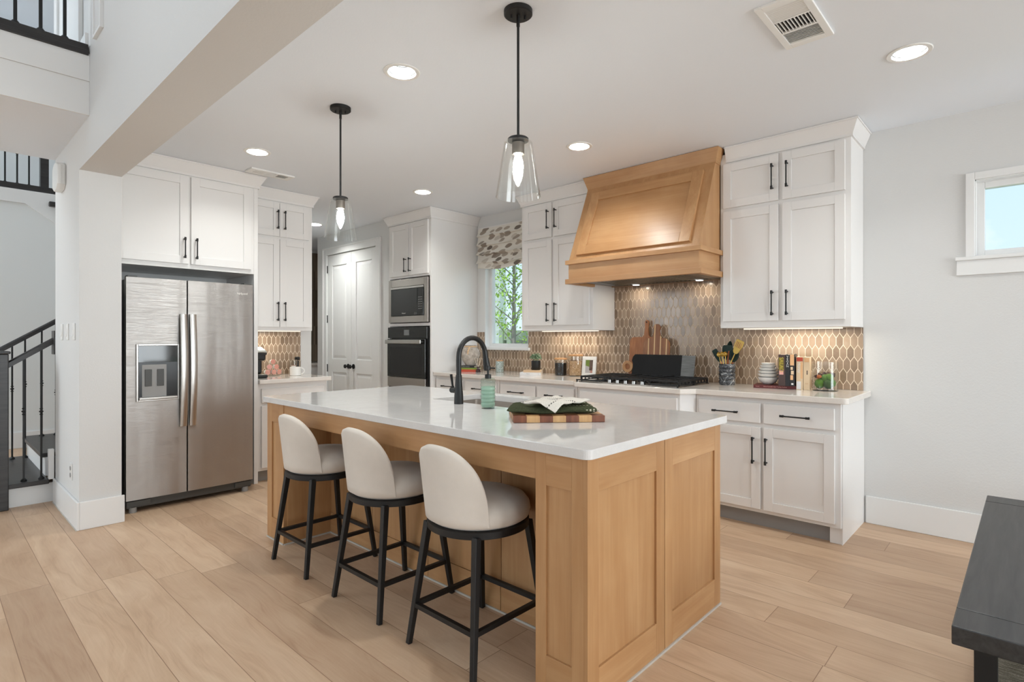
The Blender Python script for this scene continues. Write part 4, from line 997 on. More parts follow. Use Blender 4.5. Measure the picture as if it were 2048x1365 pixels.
t1 = towel('folded_towel', 'dark green striped folded towel lying on the checkered board', 'green_towel', [(-.028, .045, 0), (.392, .035, 0), (.375, .235, 0), (.01, .24, 0)], lambda u, v, p: BT+.005+wv(u, v)+.006*v, .028, ang, (-1.675, 1.803, zi))
t2 = towel('folded_towel', 'cream striped folded towel draped over the dark green towel', 'white_towel', [(.038, .075, 0), (.185, -.012, 0), (.375, .135, 0), (.235, .270, 0)],
           lambda u, v, p: BT+.048+wv(u+.3, v)-.044*(1-min(1, max(0, (p.y+.012)/.040))**.8), .015, ang, (-1.675, 1.803, zi))

# ================================================================== COOKTOP AND WHAT STANDS ALONG THE WALL
cz = CZ
t = thing('gas_cooktop', 'black and steel gas cooktop with cast iron grates under the hood', 'cooktop', (-2.37, 4.13, cz))
kx0, kx1, ky0, ky1 = -2.832, -1.912, 3.865, 4.40
MB().box(kx0, kx1, ky0, ky1, cz, cz+.007).build('tray', 'steel', t, bevel=.003)
for x, y, r_ in ((-2.64, 4.00, .038), (-2.64, 4.26, .045), (-2.37, 4.20, .058), (-2.10, 4.00, .045), (-2.10, 4.26, .038)):
    MB().lathe([(.001, .007), (r_+.012, .007), (r_+.008, .016), (r_, .018), (r_*.9, .026), (.001, .027)], (x, y, cz), 26).build('burner', 'black_satin', t, smooth=True)
def grate(x0, x1):
    mb = MB(); zt = cz+.045; h = .007; y0, y1 = ky0+.03, ky1-.01; front = []
    cut = .085 if False else 0
    mb.bar((x0, y0, zt), (x1, y0, zt), h).bar((x0, y1, zt), (x1, y1, zt), h).bar((x0, y0, zt), (x0, y1, zt), h).bar((x1, y0, zt), (x1, y1, zt), h)
    n = 9
    for i in range(1, n): y = y0+(y1-y0)*i/n; mb.bar((x0, y, zt), (x1, y, zt), .0045)
    m = 3
    for i in range(1, m): x = x0+(x1-x0)*i/m; mb.bar((x, y0, zt), (x, y1, zt), .0055)
    for x in (x0, x1):
        for y in (y0, (y0+y1)/2, y1): mb.bar((x, y, cz+.006), (x, y, zt), .0065)
        for i in range(1, 9): y = y0+(y1-y0)*i/9; mb.bar((x, y, zt-.028), (x, y, zt), .004)
        mb.bar((x, y0, zt-.028), (x, y1, zt-.028), .004)
    return mb.build('grate', 'black_satin', t)
grate(kx0+.012, -2.53); grate(-2.522, -2.222); grate(-2.214, kx1-.012)
MB().bar((kx0-.012, 3.855, cz+.018), (-2.60, 3.855, cz+.018), .005).bar((-2.60, 3.855, cz+.018), (-2.56, 3.885, cz+.043), .005).bar((-2.19, 3.885, cz+.043), (-2.14, 3.858, cz+.018), .005).bar((-2.14, 3.858, cz+.018), (kx1, 3.858, cz+.018), .006).bar((kx0-.005, 3.855, cz), (kx0-.005, 3.855, cz+.018), .005).bar((kx1-.005, 3.858, cz), (kx1-.005, 3.858, cz+.018), .005).build('grate_rail', 'black_satin', t)
for i in range(5):
    x = -2.535+.0755*i; MB().lathe([(.001, .007), (.019, .007), (.018, .014), (.0165, .030), (.014, .032), (.001, .032)], (x, 3.893, cz), 20).build('knob', 'chrome', t, smooth=True)
# boards leaning on the tile behind the cooktop
def lean(name, label, cat, x, ybase, z, tilt):
    t = thing(name, label, cat, (x, ybase, z)); return t
def slab_shape(parent, poly, th, mat, name, tilt, bevel=.003):
    """outline in (x,z) leaning back by tilt radians; front face towards -Y"""
    n = len(poly); c, s = math.cos(tilt), math.sin(tilt)
    q = lambda x, z, d: (x, z*s-d*c, z*c+d*s)
    return MB().add([q(x, z, th) for x, z in poly]+[q(x, z, 0) for x, z in poly], [tuple(range(n)), tuple(range(2*n-1, n-1, -1))]+[(i, n+i, n+(i+1) % n, (i+1) % n) for i in range(n)]).build(name, mat, parent, world=False, bevel=bevel)
def paddle(w, h, hw, hl, sh, rb=.02, nx=0.):
    P = []
    for cx, a in ((w/2-rb, -90), (w/2-rb, 0)):
        pass
    arc = lambda cx, cz_, r_, a0, a1, n=6: [(cx+r_*math.cos(math.radians(a0+(a1-a0)*i/n)), cz_+r_*math.sin(math.radians(a0+(a1-a0)*i/n))) for i in range(n+1)]
    P += arc(w/2-rb, rb, rb, -90, 0) + arc(w/2-sh, h-sh, sh, 0, 75)
    k = .02
    P += [(nx+hw/2+k, h-.001), (nx+hw/2+k*.3, h+k*.8), (nx+hw/2*.85, h+hl*.5)]
    P += arc(nx, h+hl-hw*.55, hw*.55, 0, 180, 8)
    P += [(nx-hw/2*.85, h+hl*.5), (nx-hw/2-k*.3, h+k*.8), (nx-hw/2-k, h-.001)]
    P += arc(-w/2+sh, h-sh, sh, 105, 180) + arc(-w/2+rb, rb, rb, 180, 270)
    return P
tl = .075
t = lean('cutting_board', 'wooden paddle cutting board with long thin handle leaning on the tile', 'cutting board', -2.575, 4.495, cz, tl)
slab_shape(t, paddle(.275, .385, .036, .155, .05, nx=.030), .018, 'acacia', 'board', tl)
MB().cyl((.030, .022, .520), (.030, .016, .520), .006, 12).build('hanging_hole', 'dark_void', t, world=False)
t = lean('cutting_board', 'striped wooden paddle cutting board, shorter wide handle, leaning on tile', 'cutting board', -2.425, 4.463, cz, tl)
slab_shape(t, paddle(.255, .375, .062, .125, .06), .018, 'striped_acacia', 'board', tl)
t = lean('serving_board', 'long black board with grey end leaning behind the cooktop', 'board', -2.36, 4.424, cz, .10)
slab_shape(t, [(-.285, 0), (.19, 0), (.20, .228), (-.255, .228), (-.275, .205), (-.285, .17), (-.272, .145)], .016, 'slate_black', 'black_part', .10)
slab_shape(t, [(.19, 0), (.305, 0), (.315, .226), (.20, .226)], .017, 'slate_grey', 'grey_part', .10)
MB().lathe([(.028, -.008), (.052, -.008), (.054, 0), (.052, .008), (.028, .008), (.026, 0), (.028, -.008)], (0, 0, 0), 28, False).xf(Matrix.Translation((-.315, -.008, .118)) @ Matrix.Rotation(H, 4, 'X')).lathe([(.001, 0), (.001, .0001)], (0, 0, -5), 3, False).v and None
mb = MB().lathe([(.028, -.008), (.052, -.008), (.054, 0), (.052, .008), (.028, .008), (.026, 0), (.028, -.008)], (0, 0, 0), 28, False).xf(Matrix.Translation((-.325, -.002, .115)) @ Matrix.Rotation(H, 4, 'X'))
mb.build('ring_handle', 'bamboo', t, world=False, smooth=True); MB().lathe([(.001, -.002), (.03, -.002), (.03, .002), (.001, .002)], (0, 0, 0), 24).xf(Matrix.Translation((-.325, .004, .115)) @ Matrix.Rotation(H, 4, 'X')).build('ring_back', 'acacia', t, world=False)
# utensil crock
t = thing('utensil_crock', 'black and white marble utensil crock on the worktop right of the cooktop', 'crock', (-1.771, 4.416, cz))
prof = [(.001, 0), (.056, 0), (.060, .006)]
for i in range(5): z = .010+.030*i; prof += [(.062, z+.004), (.0635, z+.013), (.062, z+.024), (.0585, z+.028)]
prof += [(.061, .160), (.061, .168), (.052, .168), (.052, .02), (.001, .02)]
MB().lathe(prof, (0, 0, 0), 40).build('pot', 'dark_marble', t, world=False, smooth=True, ang=50)
def utensil(label, dx, dy, ax, ay, hlen, head, mat, hmat='copper_handle', kind='spatula', hr=.006):
    t = thing('kitchen_utensil', label, 'utensil', (-1.771+dx, 4.416+dy, cz+.022), group=None)
    d = Vector((ax, ay, 1)).normalized(); p = d*hlen
    MB().tube([(0, 0, 0), d*hlen*.5, d*hlen], hr, 10).build('handle', hmat, t, world=False, smooth=True)
    side = d.cross(Vector((.25, 1, 0))).normalized(); nn = side.cross(d).normalized()
    mb = MB()
    if kind in ('spatula', 'slotted'):
        w0, w1, hl = head; ring = []
        for s_, w_ in ((0, w0*.5), (.12, w0), (.6, w1), (.93, w1*.94), (1., w1*.7)):
            c = p+d*hl*s_; ring.append([c-side*w_-nn*.003, c+side*w_-nn*.003, c+side*w_+nn*.003, c-side*w_+nn*.003])
        mb.loft(ring); mb.build('head', mat, t, world=False, bevel=.002)
        if kind == 'slotted':
            mb = MB()
            for k in (-.6, -.2, .2, .6):
                a = p+d*hl*.45+side*w1*k-nn*.0036; b = p+d*hl*.85+side*w1*k-nn*.0036
                mb.bar(a, b, .0028)
            mb.build('slots', 'bamboo', t, world=False)
    elif kind == 'spoon':
        w0, hl = head; ring = []
        for i in range(9):
            s_ = i/8; c = p+d*hl*s_; w_ = w0*math.sin(math.pi*min(.97, .08+s_*.9))**.7; b = .014*math.sin(math.pi*s_)
            ring.append([c-side*w_, c-side*w_*.5+nn*b, c+nn*b*1.3, c+side*w_*.5+nn*b, c+side*w_, c+side*w_*.5+nn*(b+.004), c+nn*(b*1.3+.004), c-side*w_*.5+nn*(b+.004)])
        mb.loft(ring).build('head', mat, t, world=False, smooth=True)
    return t
utensil('dark green slim spatula leaning far left out of the marble crock', .038, -.006, -.55, .0, .185, (.018, .026, .11), 'silicone_green')
utensil('dark green wide turner standing in the middle of the marble crock', -.004, .031, -.02, .02, .175, (.036, .050, .12), 'silicone_green')
utensil('dark green ladle-like spoon leaning right in the marble crock', .004, .013, .22, .0, .165, (.044, .12), 'silicone_green', kind='spoon')
utensil('dark green tall spoon at the back of the marble crock', -.026, .024, .12, .03, .25, (.026, .08), 'silicone_green', kind='spoon')
utensil('gold slotted turner leaning right out of the marble crock', -.030, -.021, .44, .0, .25, (.024, .038, .115), 'gold_metal', 'gold_metal', 'slotted', .004)
for i, (a, b) in enumerate(((-.22, .0), (-.13, -.01), (-.05, -.02))):
    t = utensil(('thin gold measuring spoon at the left of the marble crock', 'thin gold measuring spoon, middle of three in the marble crock', 'thin gold measuring spoon nearest the turner in the marble crock')[i], -.004+.009*i, -.034-.002*i, a, b, .205, (.02, .04), 'gold_metal', 'gold_metal', 'spoon', .003)
# books and bowls at the right
def book(label, size, loc, rz, mat, group=None, spine='-y', title=None):
    """size (w along x, d along y, h); cover box with page block"""
    w, d, h = size; t = thing('book', label, 'book', loc, rz, group); return t
def flat_book(label, w, d, h, loc, rz, mat, texts=(), tilt=0):
    t = thing('book', label, 'book', loc, rz)
    MB().box(0, w, 0, .004, 0, h).box(0, w, .004, d, 0, .003).box(0, w, .004, d, h-.003, h).build('cover', mat, t, world=False, bevel=.0008)
    MB().box(.004, w-.004, .0045, d-.005, .0032, h-.0032).build('pages', 'paper', t, world=False)
    for nm, s, m, x, z, sz in texts: text(nm, s, m, t, (x, -.0006, z), (H, 0, 0), sz, world=False)
    return t
def tall_book(label, w, d, h, loc, rz, mat, texts=(), blocks=(), group=None):
    t = thing('book', label, 'book', loc, rz, group)
    MB().box(0, w, 0, .003, 0, h).box(0, .003, .003, d, 0, h).box(w-.003, w, .003, d, 0, h).build('cover', mat, t, world=False, bevel=.0008)
    MB().box(.0032, w-.0032, .0035, d-.004, .003, h-.003).build('pages', 'paper', t, world=False)
    for x0, x1, z0, z1, m in blocks: MB().box(x0, x1, -.0004, 0, z0, z1).build('spine_print', m, t, world=False)
    for nm, s, m, x, z, sz, r_ in texts: text(nm, s, m, t, (x, -.0010, z), (H, r_, 0), sz, world=False)
    return t
rb = math.atan2(4.348-4.289, -1.265+1.509)+.02
flat_book('dark red cookbook lying flat under the white bowls', .285, .20, .024, (-1.520, 4.286, cz), .20, 'book_red',
          [('title_lettering', "Elena Connell's New Turkey Kitchen", 'pink_letter', .148, .012, .0105), ('author_lettering', 'Connell', 'pink_letter', .028, .012, .008)])
BX, BY, BZ, BR = -1.345, 4.292, cz+.0245, .20
ux, uy = math.cos(BR), math.sin(BR)
def at(k, dy=0): return (BX+ux*k-uy*dy, BY+uy*k+ux*dy, BZ)
tall_book('brown upright cookbook with yellow SALAD spine, leftmost of the upright books', .046, .18, .228, at(0), BR, 'book_brown',
          [('title_lettering', 'SALAD', 'gold_letter', .020, .155, .036, H)], [(.003, .036, .118, .205, 'olive_block'), (.006, .034, .082, .112, 'pink_letter')])
tall_book('black upright cookbook with white VEGAN letters on its spine', .027, .18, .228, at(.047), BR, 'book_black',
          [('title_lettering', c_, 'white_letter', .0135, .213-.0175*i, .021, 0) for i, c_ in enumerate('VEGAN')])
tall_book('upright cookbook with cream top and patterned dark lower spine', .032, .18, .232, at(.075), BR, 'book_black',
          [], [(.002, .028, .15, .231, 'book_peach'), (.005, .02, .118, .14, 'book_cream'), (.008, .026, .085, .112, 'book_cream'), (.004, .022, .045, .08, 'book_peach'), (.010, .024, .010, .022, 'white_letter')])
tall_book('orange and white upright cookbook standing on the worktop', .044, .17, .236, (-1.236, 4.336, cz), BR, 'book_cream',
          [('title_lettering', 'Honey', 'white_letter', .018, .16, .028, H)], [(.002, .042, .205, .235, 'book_orange'), (.002, .030, .004, .06, 'book_white'), (.028, .041, .08, .20, 'book_peach')])
tall_book('pale cream upright cookbook beside the glass vase', .040, .17, .236, (-1.1905, 4.346, cz), BR, 'book_cream',
          [], [(.004, .036, .20, .23, 'book_peach'), (.010, .030, .04, .05, 'book_tan'), (.02, .026, .11, .14, 'book_brown')])
b0 = None
for i in range(6):
    r_ = (.071, .073, .070, .064, .057, .049)[i]; z = cz+.0255+(.0, .044, .066, .088, .108, .126)[i]
    lab = ('largest white ceramic bowl at the bottom of the stack on the red book', 'second white bowl from the bottom of the stack on the red book', 'third white bowl from the bottom of the stack on the red book', 'fourth white bowl from the bottom of the stack', 'fifth white bowl, second from the top of the stack', 'smallest white bowl on top of the stack')[i]
    t = thing('bowl', lab, 'bowl', (-1.447, 4.388, z), group='white bowls stacked on the red book')
    k = r_/.07; hh = .052 if i == 0 else .034
    MB().lathe([(.001, .0), (.034*k, .0), (.056*k, hh*.35), (.068*k, hh*.8), (.071*k, hh), (.066*k, hh), (.062*k, hh*.75), (.048*k, hh*.4), (.02*k, hh*.25), (.001, hh*.25)], (0, 0, 0), 36).build('bowl_body', 'white_ceramic', t, world=False, smooth=True, ang=60)
# glass vase with moss balls
t = thing('glass_vase', 'clear glass cylinder vase filled with moss balls at the right end', 'vase', (-1.062, 4.392, cz)); GX, GY = -1.062, 4.392
MB().lathe([(.001, 0), (.080, 0), (.083, .004), (.083, .205), (.080, .205), (.079, .010), (.001, .008)], (0, 0, 0), 48).build('glass_wall', 'glass', t, world=False, smooth=True)
random.seed(11)
for i, (dx, dy, dz, r_, m) in enumerate(((-.036, -.030, .042, .033, 'moss'), (.034, -.034, .041, .032, 'moss_dark'), (.0, .046, .042, .030, 'moss'), (-.038, .022, .05, .030, 'moss_dark'), (.044, .016, .046, .029, 'moss'), (.002, -.008, .078, .030, 'moss'), (.036, -.012, .087, .027, 'moss'))):
    mb = MB().ball((0, 0, 0), r_, 22); mb.v = [tuple(Vector(p)*(1+random.uniform(-.07, .07))) for p in mb.v]
    o = mb.build('moss_ball', m, None, smooth=True, ang=180); o.location = (GX+dx*.8, GY+dy*.8, cz+dz+.007)
    tag(o, ('mossy green ball low at the left front of the glass vase', 'dark moss ball low at the right front of the glass vase', 'moss ball at the back of the glass vase', 'dark moss ball at the left side of the glass vase', 'moss ball at the right side of the glass vase', 'moss ball on top in the middle of the glass vase', 'moss ball on top at the right of the glass vase')[i], 'moss ball', 'moss balls in the glass vase')
for i, (dx, dy, dz) in enumerate(((-.050, -.012, .098), (-.030, -.03, .100), (-.008, .02, .112), (.02, .012, .118), (.042, .02, .112), (-.04, .03, .104))):
    mb = MB().ball((0, 0, 0), .018, 8, .6); mb.v = [tuple(Vector(p)*(1+random.uniform(-.35, .35))) for p in mb.v]
    o = mb.build('bark_chip', 'bark_chip' if i != 1 else 'copper_handle', None); o.location = (GX+dx, GY+dy, cz+dz); o.rotation_euler = (i, i*2, i*3)
    tag(o, 'dark brown bark chip lying on the moss balls in the glass vase' if i != 1 else 'orange-brown bark chip at the left top of the glass vase', 'bark chip', 'bark chips in the glass vase')

# left part of the worktop
flat = flat_book
flat_book('white hardback book at the bottom of the pair under the small plant', .215, .165, .028, (-3.765, 4.145, cz), math.atan2(4.249-4.14, -3.586+3.757), 'book_white', [('title_lettering', 'Peace', 'grey_letter', .085, .014, .014), ('mark', 'o', 'grey_letter', .190, .014, .012)])
flat_book('tan hardback book on top of the white book under the plant', .180, .150, .022, (-3.738, 4.168, cz+.0285), math.atan2(4.249-4.14, -3.586+3.757), 'book_tan')
t = thing('potted_plant', 'small bushy green plant in a matte black pot on two books', 'plant', (-3.67, 4.285, cz+.051))
MB().lathe([(.001, 0), (.043, 0), (.046, .003), (.047, .094), (.043, .094), (.042, .08), (.001, .08)], (0, 0, 0), 36).build('pot', 'black_satin', t, world=False, smooth=True, ang=50)
mb = MB(); mb2 = MB(); random.seed(3)
for i in range(260):
    a, b = random.uniform(0, 6.283), math.acos(random.uniform(-.25, 1)); r_ = random.uniform(.45, 1.)
    p = Vector((.062*r_*math.sin(b)*math.cos(a), .062*r_*math.sin(b)*math.sin(a), .120+.052*r_*math.cos(b))); d = Vector((random.uniform(-1, 1), random.uniform(-1, 1), random.uniform(-.2, 1))).normalized()
    s_ = d.cross(Vector((random.uniform(-1, 1), random.uniform(-1, 1), .3))).normalized(); l_ = random.uniform(.012, .018); w_ = l_*.36
    (mb if i % 3 else mb2).add([p, p+d*l_*.5+s_*w_, p+d*l_, p+d*l_*.5-s_*w_], [(0, 1, 2, 3)])
mb.build('foliage', 'leaf_green', t, world=False); mb2.build('pale_leaves', 'leaf_pale', t, world=False)
mb = MB()
for i in range(14):
    a = i*2.4; mb.tube([(.012*math.cos(a), .012*math.sin(a), .078), (.045*math.cos(a), .045*math.sin(a), .135)], .0012, 5)
mb.build('stems', 'leaf_green', t, world=False)
def canister(label, loc, r_, h, fill, fmat, fh):
    t = thing('glass_canister', label, 'jar', loc)
    MB().lathe([(.001, 0), (r_-.003, 0), (r_, .004), (r_, h), (r_-.0025, h), (r_-.0025, .006), (.001, .005)], (0, 0, 0), 44).build('jar', 'glass', t, world=False, smooth=True)
    MB().lathe([(.001, .006), (r_-.005, .006), (r_-.0045, .010), (r_-.0045, fh), (.001, fh+.004)], (0, 0, 0), 40).build('contents', fmat, t, world=False, smooth=True, ang=50)
    MB().lathe([(.001, h+.001), (r_+.002, h+.001), (r_+.003, h+.004), (r_+.003, h+.014), (r_+.001, h+.017), (.001, h+.017)], (0, 0, 0), 44).build('lid', 'bamboo', t, world=False, smooth=True)
canister('glass canister of dark coffee beans with wooden lid', (-3.445, 4.405, cz), .062, .158, None, 'coffee_beans', .125)
canister('taller glass canister of oats with wooden lid', (-3.285, 4.44, cz), .069, .195, None, 'oats', .150)
t = thing('photo_frame', 'small white picture frame leaning on the tile beside the oats', 'picture frame', (-3.135, 4.452, cz), .10)
tl2 = .13; fw, fh, b = .152, .195, .034
slab_shape(t, [(-fw/2, 0), (fw/2, 0), (fw/2, b), (-fw/2, b)], .016, 'white_ceramic', 'frame_rail', tl2, .002); slab_shape(t, [(-fw/2, fh-b), (fw/2, fh-b), (fw/2, fh), (-fw/2, fh)], .016, 'white_ceramic', 'frame_rail', tl2, .002)
slab_shape(t, [(-fw/2, b), (-fw/2+b, b), (-fw/2+b, fh-b), (-fw/2, fh-b)], .016, 'white_ceramic', 'frame_stile', tl2, .002); slab_shape(t, [(fw/2-b, b), (fw/2, b), (fw/2, fh-b), (fw/2-b, fh-b)], .016, 'white_ceramic', 'frame_stile', tl2, .002)
ph = slab_shape(t, [(-fw/2+b, b), (fw/2-b, b), (fw/2-b, fh-b), (-fw/2+b, fh-b)], .006, 'photo_grey', 'photo', tl2, 0)
for P_, m in (([(-.041, .105), (.0, .095), (.002, .16), (-.041, .16)], 'photo_green'), ([(.0, .06), (.041, .06), (.041, .16), (.002, .16)], 'photo_brown'), ([(.012, .036), (.041, .036), (.041, .095), (.02, .10), (.012, .08)], 'photo_pink')):
    slab_shape(ph, P_, .0065, m, 'photo_patch', tl2, 0)
# vase group in the corner
lb = -.02
flat_book('orange book at the bottom of the stack under the stone vase', .215, .155, .026, (-4.668, 4.118, cz), .42, 'book_orange')
flat_book('green book in the middle of the stack under the stone vase', .215, .155, .018, (-4.665, 4.120, cz+.0265), .42, 'book_green')
flat_book('black book with grey lettering on top of the stack under the vase', .190, .150, .022, (-4.668, 4.120, cz+.045), .42, 'book_black', [('title_lettering', 'SUPER FOODS', 'grey_letter', .085, .011, .016)])
t = thing('stone_vase', 'round rough beige stone vase with a rope on the corner books', 'vase', (-4.600, 4.240, cz+.0675))
MB().lathe([(.001, 0), (.052, 0), (.058, .006), (.092, .06), (.108, .115), (.106, .15), (.088, .19), (.064, .208), (.060, .214), (.066, .222), (.068, .228), (.056, .228), (.05, .212), (.001, .20)], (0, 0, 0), 44).build('vase_body', 'stone_vase', t, world=False, smooth=True, ang=60)
mb = MB()
ring = [(.066*math.cos(a*.2618), .066*math.sin(a*.2618), .212+.002*math.sin(a*2.)) for a in range(25)]
mb.tube(ring, .007, 8, False)
mb.tube([(.045, -.05, .212), (.052, -.070, .192), (.058, -.092, .160), (.060, -.096, .13)], .008, 8).ball((.052, -.072, .190), .013, 10).ball((.057, -.090, .163), .011, 10)
mb.build('rope', 'book_tan', t, world=False, smooth=True)
t = thing('reed_diffuser', 'small dark reed diffuser bottle with pale sticks beside the vase', 'diffuser', (-4.438, 4.205, cz))
MB().lathe([(.001, 0), (.026, 0), (.028, .004), (.024, .028), (.013, .038), (.012, .052), (.016, .054), (.016, .062), (.001, .062)], (0, 0, 0), 24).build('bottle', 'amber_bottle', t, world=False, smooth=True)
for i, (ax, ay) in enumerate(((-.34, -.1), (-.24, .12), (.02, -.1), (.1, .1), (.34, -.02), (.30, .1))): MB().cyl((0, 0, .03), (ax*.13, ay*.13, .155), .0018, 6).build('reed', 'reed', t, world=False)
t = thing('candle_jar', 'pale grey-green crackled glass jar near the kitchen window', 'jar', (-4.262, 4.365, cz))
MB().lathe([(.001, 0), (.040, 0), (.044, .004), (.045, .118), (.041, .122), (.036, .122), (.036, .10), (.001, .10)], (0, 0, 0), 36).build('jar', 'crackle_glass', t, world=False, smooth=True)
MB().lathe([(.001, .122), (.036, .122), (.036, .132), (.001, .132)], (0, 0, 0), 30).build('lid', 'bamboo', t, world=False)

# ================================================================== COFFEE STATION
t = thing('coffee_maker', 'black pod coffee maker with silver lid beside the fridge', 'coffee maker', (-5.34, 2.155, cz))
MB().box(-.16, .13, -.080, .080, 0, .035).build('base', 'black_plastic', t, world=False, bevel=.012); MB().box(-.16, .0, -.08, .08, .035, .215).build('tank_body', 'black_plastic', t, world=False, bevel=.015)
MB().box(.0, .10, -.075, .075, .16, .235).build('brew_head', 'black_plastic', t, world=False, bevel=.02); MB().loft([[(-.16, y, z) for y, z in ((-.078, .238), (.078, .238), (.070, .285), (-.070, .285))], [(.02, y, z) for y, z in ((-.078, .238), (.078, .238), (.066, .290), (-.066, .290))], [(.14, y, z) for y, z in ((-.070, .240), (.070, .240), (.055, .258), (-.055, .258))]]).build('lid', 'silver_lid', t, world=False, bevel=.006)
MB().box(-.16, .10, -.082, .082, .216, .240).build('trim_band', 'black_plastic', t, world=False, bevel=.004)
MB().tube([(-.12, .05, .30), (-.10, .055, .34), (-.06, .04, .40), (-.05, .045, .437)], .003, 8).build('power_cord', 'black_plastic', t, world=False)
t = thing('pod_bowl', 'clear glass bowl of coffee pods beside the coffee maker', 'bowl', (-5.50, 2.40, cz))
MB().lathe([(.001, 0), (.085, 0), (.095, .008), (.098, .05), (.095, .05), (.091, .012), (.001, .004)], (0, 0, 0), 40).build('glass_wall', 'glass', t, world=False, smooth=True)
pd = None
for i, (dx, dy, dz, yaw_) in enumerate(((-.008, -.052, .038, -.15), (-.005, 0, .038, .05), (-.008, .052, .038, .12), (-.058, -.045, .038, .1), (-.060, .008, .038, -.1), (-.055, .060, .038, 0), (-.020, -.028, .090, -.2), (-.024, .030, .090, .15), (-.030, .0, .141, .1))):
    lab = 'white coffee pod with pink foil lid in the glass bowl'
    if pd is None:
        pd = thing('coffee_pod', lab, 'coffee pod', (-5.50+dx, 2.40+dy, cz+dz), group='coffee pods in the glass bowl')
        MB().lathe([(.001, 0), (.018, 0), (.0225, .038), (.001, .038)], (0, 0, 0), 18).build('cup', 'white_plastic', pd, world=False, smooth=True); MB().lathe([(.001, .0385), (.0245, .0385), (.0245, .0405), (.001, .0405)], (0, 0, 0), 18).build('foil_lid', 'pod_foil', pd, world=False)
        o = pd
    else: o = dup(pd, (-5.50+dx, 2.40+dy, cz+dz))
    o.rotation_euler = (0, H, yaw_)
t = thing('mug', 'white ceramic mug with handle on the coffee worktop', 'mug', (-5.37, 2.575, cz))
MB().lathe([(.001, 0), (.048, 0), (.053, .004), (.054, .084), (.050, .086), (.048, .08), (.046, .01), (.001, .008)], (0, 0, 0), 40).build('cup', 'white_ceramic', t, world=False, smooth=True, ang=50)
MB().tube([(.01, .050, .072)]+[(.01, .052+.036*math.sin(math.pi*i/10), .045+.030*math.cos(math.pi*i/10)) for i in range(11)]+[(.01, .050, .015)], .0065, 10).build('handle', 'white_ceramic', t, world=False, smooth=True)
t = thing('glass_jar', 'clear glass jar of black spoons behind the mug', 'jar', (-5.56, 2.665, cz)); 
MB().lathe([(.001, 0), (.05, 0), (.053, .004), (.056, .148), (.0535, .148), (.05, .010), (.001, .006)], (0, 0, 0), 36).build('glass_wall', 'glass', t, world=False, smooth=True)
for i, (dx, dy) in enumerate(((-.036, .022), (-.014, .040), (.008, .024), (.030, .040), (.046, .022))):
    o = thing('spoon', 'black stirring spoon standing in the glass jar behind the mug', 'spoon', (-5.56+dx*.6, 2.665+dy*.6, cz+.012), group='black spoons in the glass jar')
    MB().tube([(0, 0, 0), (dx*.1, dy*.1, .13)], .003, 6).build('handle', 'black_plastic', o, world=False); MB().ball((dx*.1, dy*.1, .152), .011, 12, 1.7).build('bowl', 'black_plastic', o, world=False, smooth=True)
for i in range(2):
    o = dup(pd, (-5.558, 2.645, cz+.010+.042*i), ('lower white coffee pod in the tall glass jar behind the mug', 'upper white coffee pod in the tall glass jar behind the mug')[i]); o.rotation_euler = (0, 0, i*1.5); o['group'] = 'coffee pods in the tall glass jar'

# ================================================================== TABLE AND RUG
t = thing('low_table', 'low black wooden table corner with breadboard ends, lower right', 'table', (.35, 3.0, 0))  # low table at coffee-table height, not a dining table
zt = .458; bx0, bx1, by0, by1 = -.168, .95, 2.06, 3.905; th = .056
MB().box(bx0, bx1, by0+.15, by1-.15, zt-th, zt).build('tabletop', 'black_wood', t, bevel=.004)
for a, b in ((by0, by0+.148), (by1-.148, by1)): MB().box(bx0, bx1, a, b, zt-th, zt).build('breadboard_end', 'black_wood', t, bevel=.004)
for x in (bx0+.075, bx1-.075):
    for y in (by0+.05, by1-.05): MB().box(x-.026, x+.026, y-.026, y+.026, .0085, zt-th).build('leg', 'black_metal', t, bevel=.003)
tag(box('area_rug', 'rug_weave', None, -.150, 2.6, 1.5, 3.98, 0, .008), 'grey-brown woven rug under the black table', 'rug')

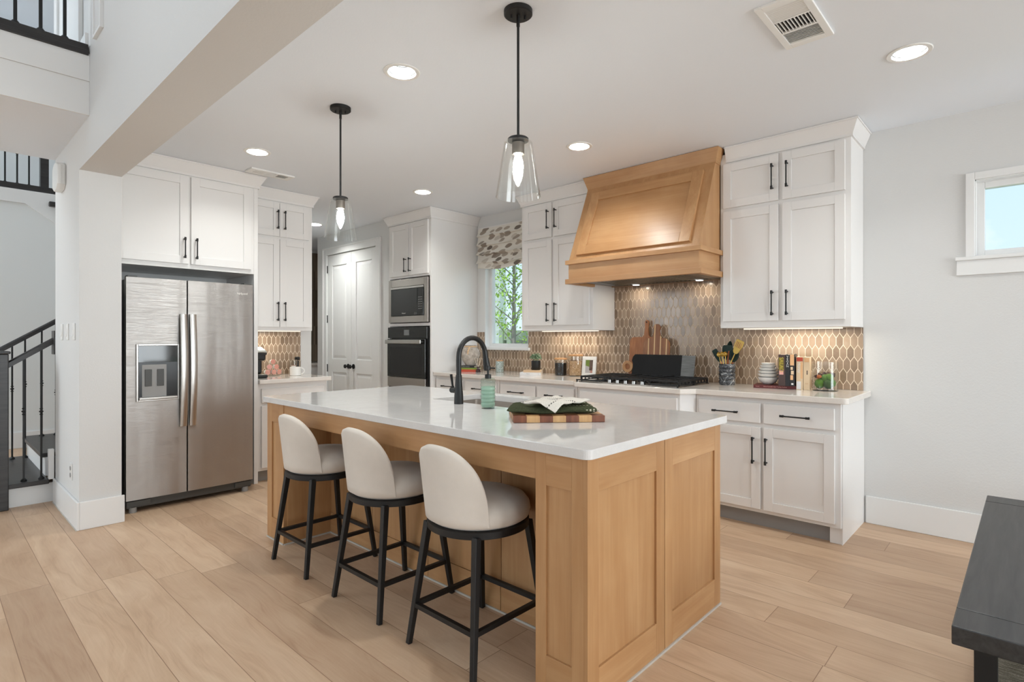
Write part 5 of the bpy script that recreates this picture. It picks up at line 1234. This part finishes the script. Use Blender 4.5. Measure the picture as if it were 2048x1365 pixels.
# ================================================================== OUTSIDE THE KITCHEN WINDOW
struct(box('ground_outside', 'lawn_green', None, -30, 30, 7.6, 45, -.5, -.3))
t = thing('garden_tree', 'young leafy tree outside the kitchen window', 'tree', (-7.40, 7.95, -.3)); random.seed(5)
tx, ty = 0, 0
MB().tube([(0, 0, 0), (.02, 0, 1.2), (-.02, .05, 2.4), (.03, .02, 4.2)], [.06, .05, .035, .012], 10).build('trunk', 'bark', t, world=False, smooth=True)
mb = MB(); lf = MB()
for i in range(30):
    z = 1.35+2.6*i/30; a = i*2.399; l_ = (.95-.2*i/30)*random.uniform(.7, 1.1)
    p = Vector((0, 0, z)); q = p+Vector((math.cos(a)*l_*.75, math.sin(a)*l_*.75, l_*.62)); mb.tube([p, p.lerp(q, .5)+Vector((0, 0, -.03)), q], [.014, .009, .004], 6)
    for k in range(80):
        s_ = random.uniform(.25, 1.05); c = p.lerp(q, s_)+Vector([random.gauss(0, .075) for _ in range(3)]); d = Vector([random.uniform(-1, 1) for _ in range(3)]).normalized(); e_ = d.cross(Vector((0, 0, 1))).normalized(); w = random.uniform(.024, .046)
        lf.add([c, c+d*w+e_*w*.6, c+d*w*2, c+d*w-e_*w*.6], [(0, 1, 2, 3)])
mb.build('branches', 'bark', t, world=False); lf.build('leaves', 'tree_leaf', t, world=False)['kind'] = 'stuff'
t = thing('garden_fence', 'pale green fence outside the kitchen window', 'fence', (-6.5, 8.8, -.3))
MB().box(-8.72, -5.0, 9.0, 9.04, -.3, 1.40).build('panel', 'fence_green', t); MB().box(-8.72, -5.0, 8.94, 9.0, 1.26, 1.48).box(-8.72, -5.0, 8.94, 9.0, .2, .34).build('rail', 'fence_green', t, bevel=.006)
for x in (-8.66, -8.42, -6.9, -5.2): MB().box(x-.06, x+.06, 8.90, 9.0, -.3, 1.50).build('post', 'fence_green', t, bevel=.006)
t = thing('neighbour_house', 'pale house wall at the edge of the kitchen window', 'house', (-10, 9.6, -.3)); mb = MB()
for i in range(26): z = -.3+.15*i; mb.loft([[(-12.5, 9.4, z), (-9.17, 9.4, z), (-9.17, 9.385, z+.15), (-12.5, 9.385, z+.15)], [(-12.5, 9.6, z), (-9.17, 9.6, z), (-9.17, 9.6, z+.15), (-12.5, 9.6, z+.15)]])
mb.build('siding', 'siding_white', t)
t = thing('yard_sign', 'small red sign outside the kitchen window above the fence', 'sign', (-10.2, 10.6, -.3))
MB().prism([(-10.33, 10.6), (-10.13, 10.6), (-10.13, 10.62), (-10.33, 10.62)], 1.50, 1.85).build('board', 'sign_red', t); MB().box(-10.25, -10.21, 10.605, 10.62, -.3, 1.51).build('post', 'bark', t)
text('digit', '0', 'white_letter', t, (-10.23, 10.598, 1.58), (H, 0, 0), .2)
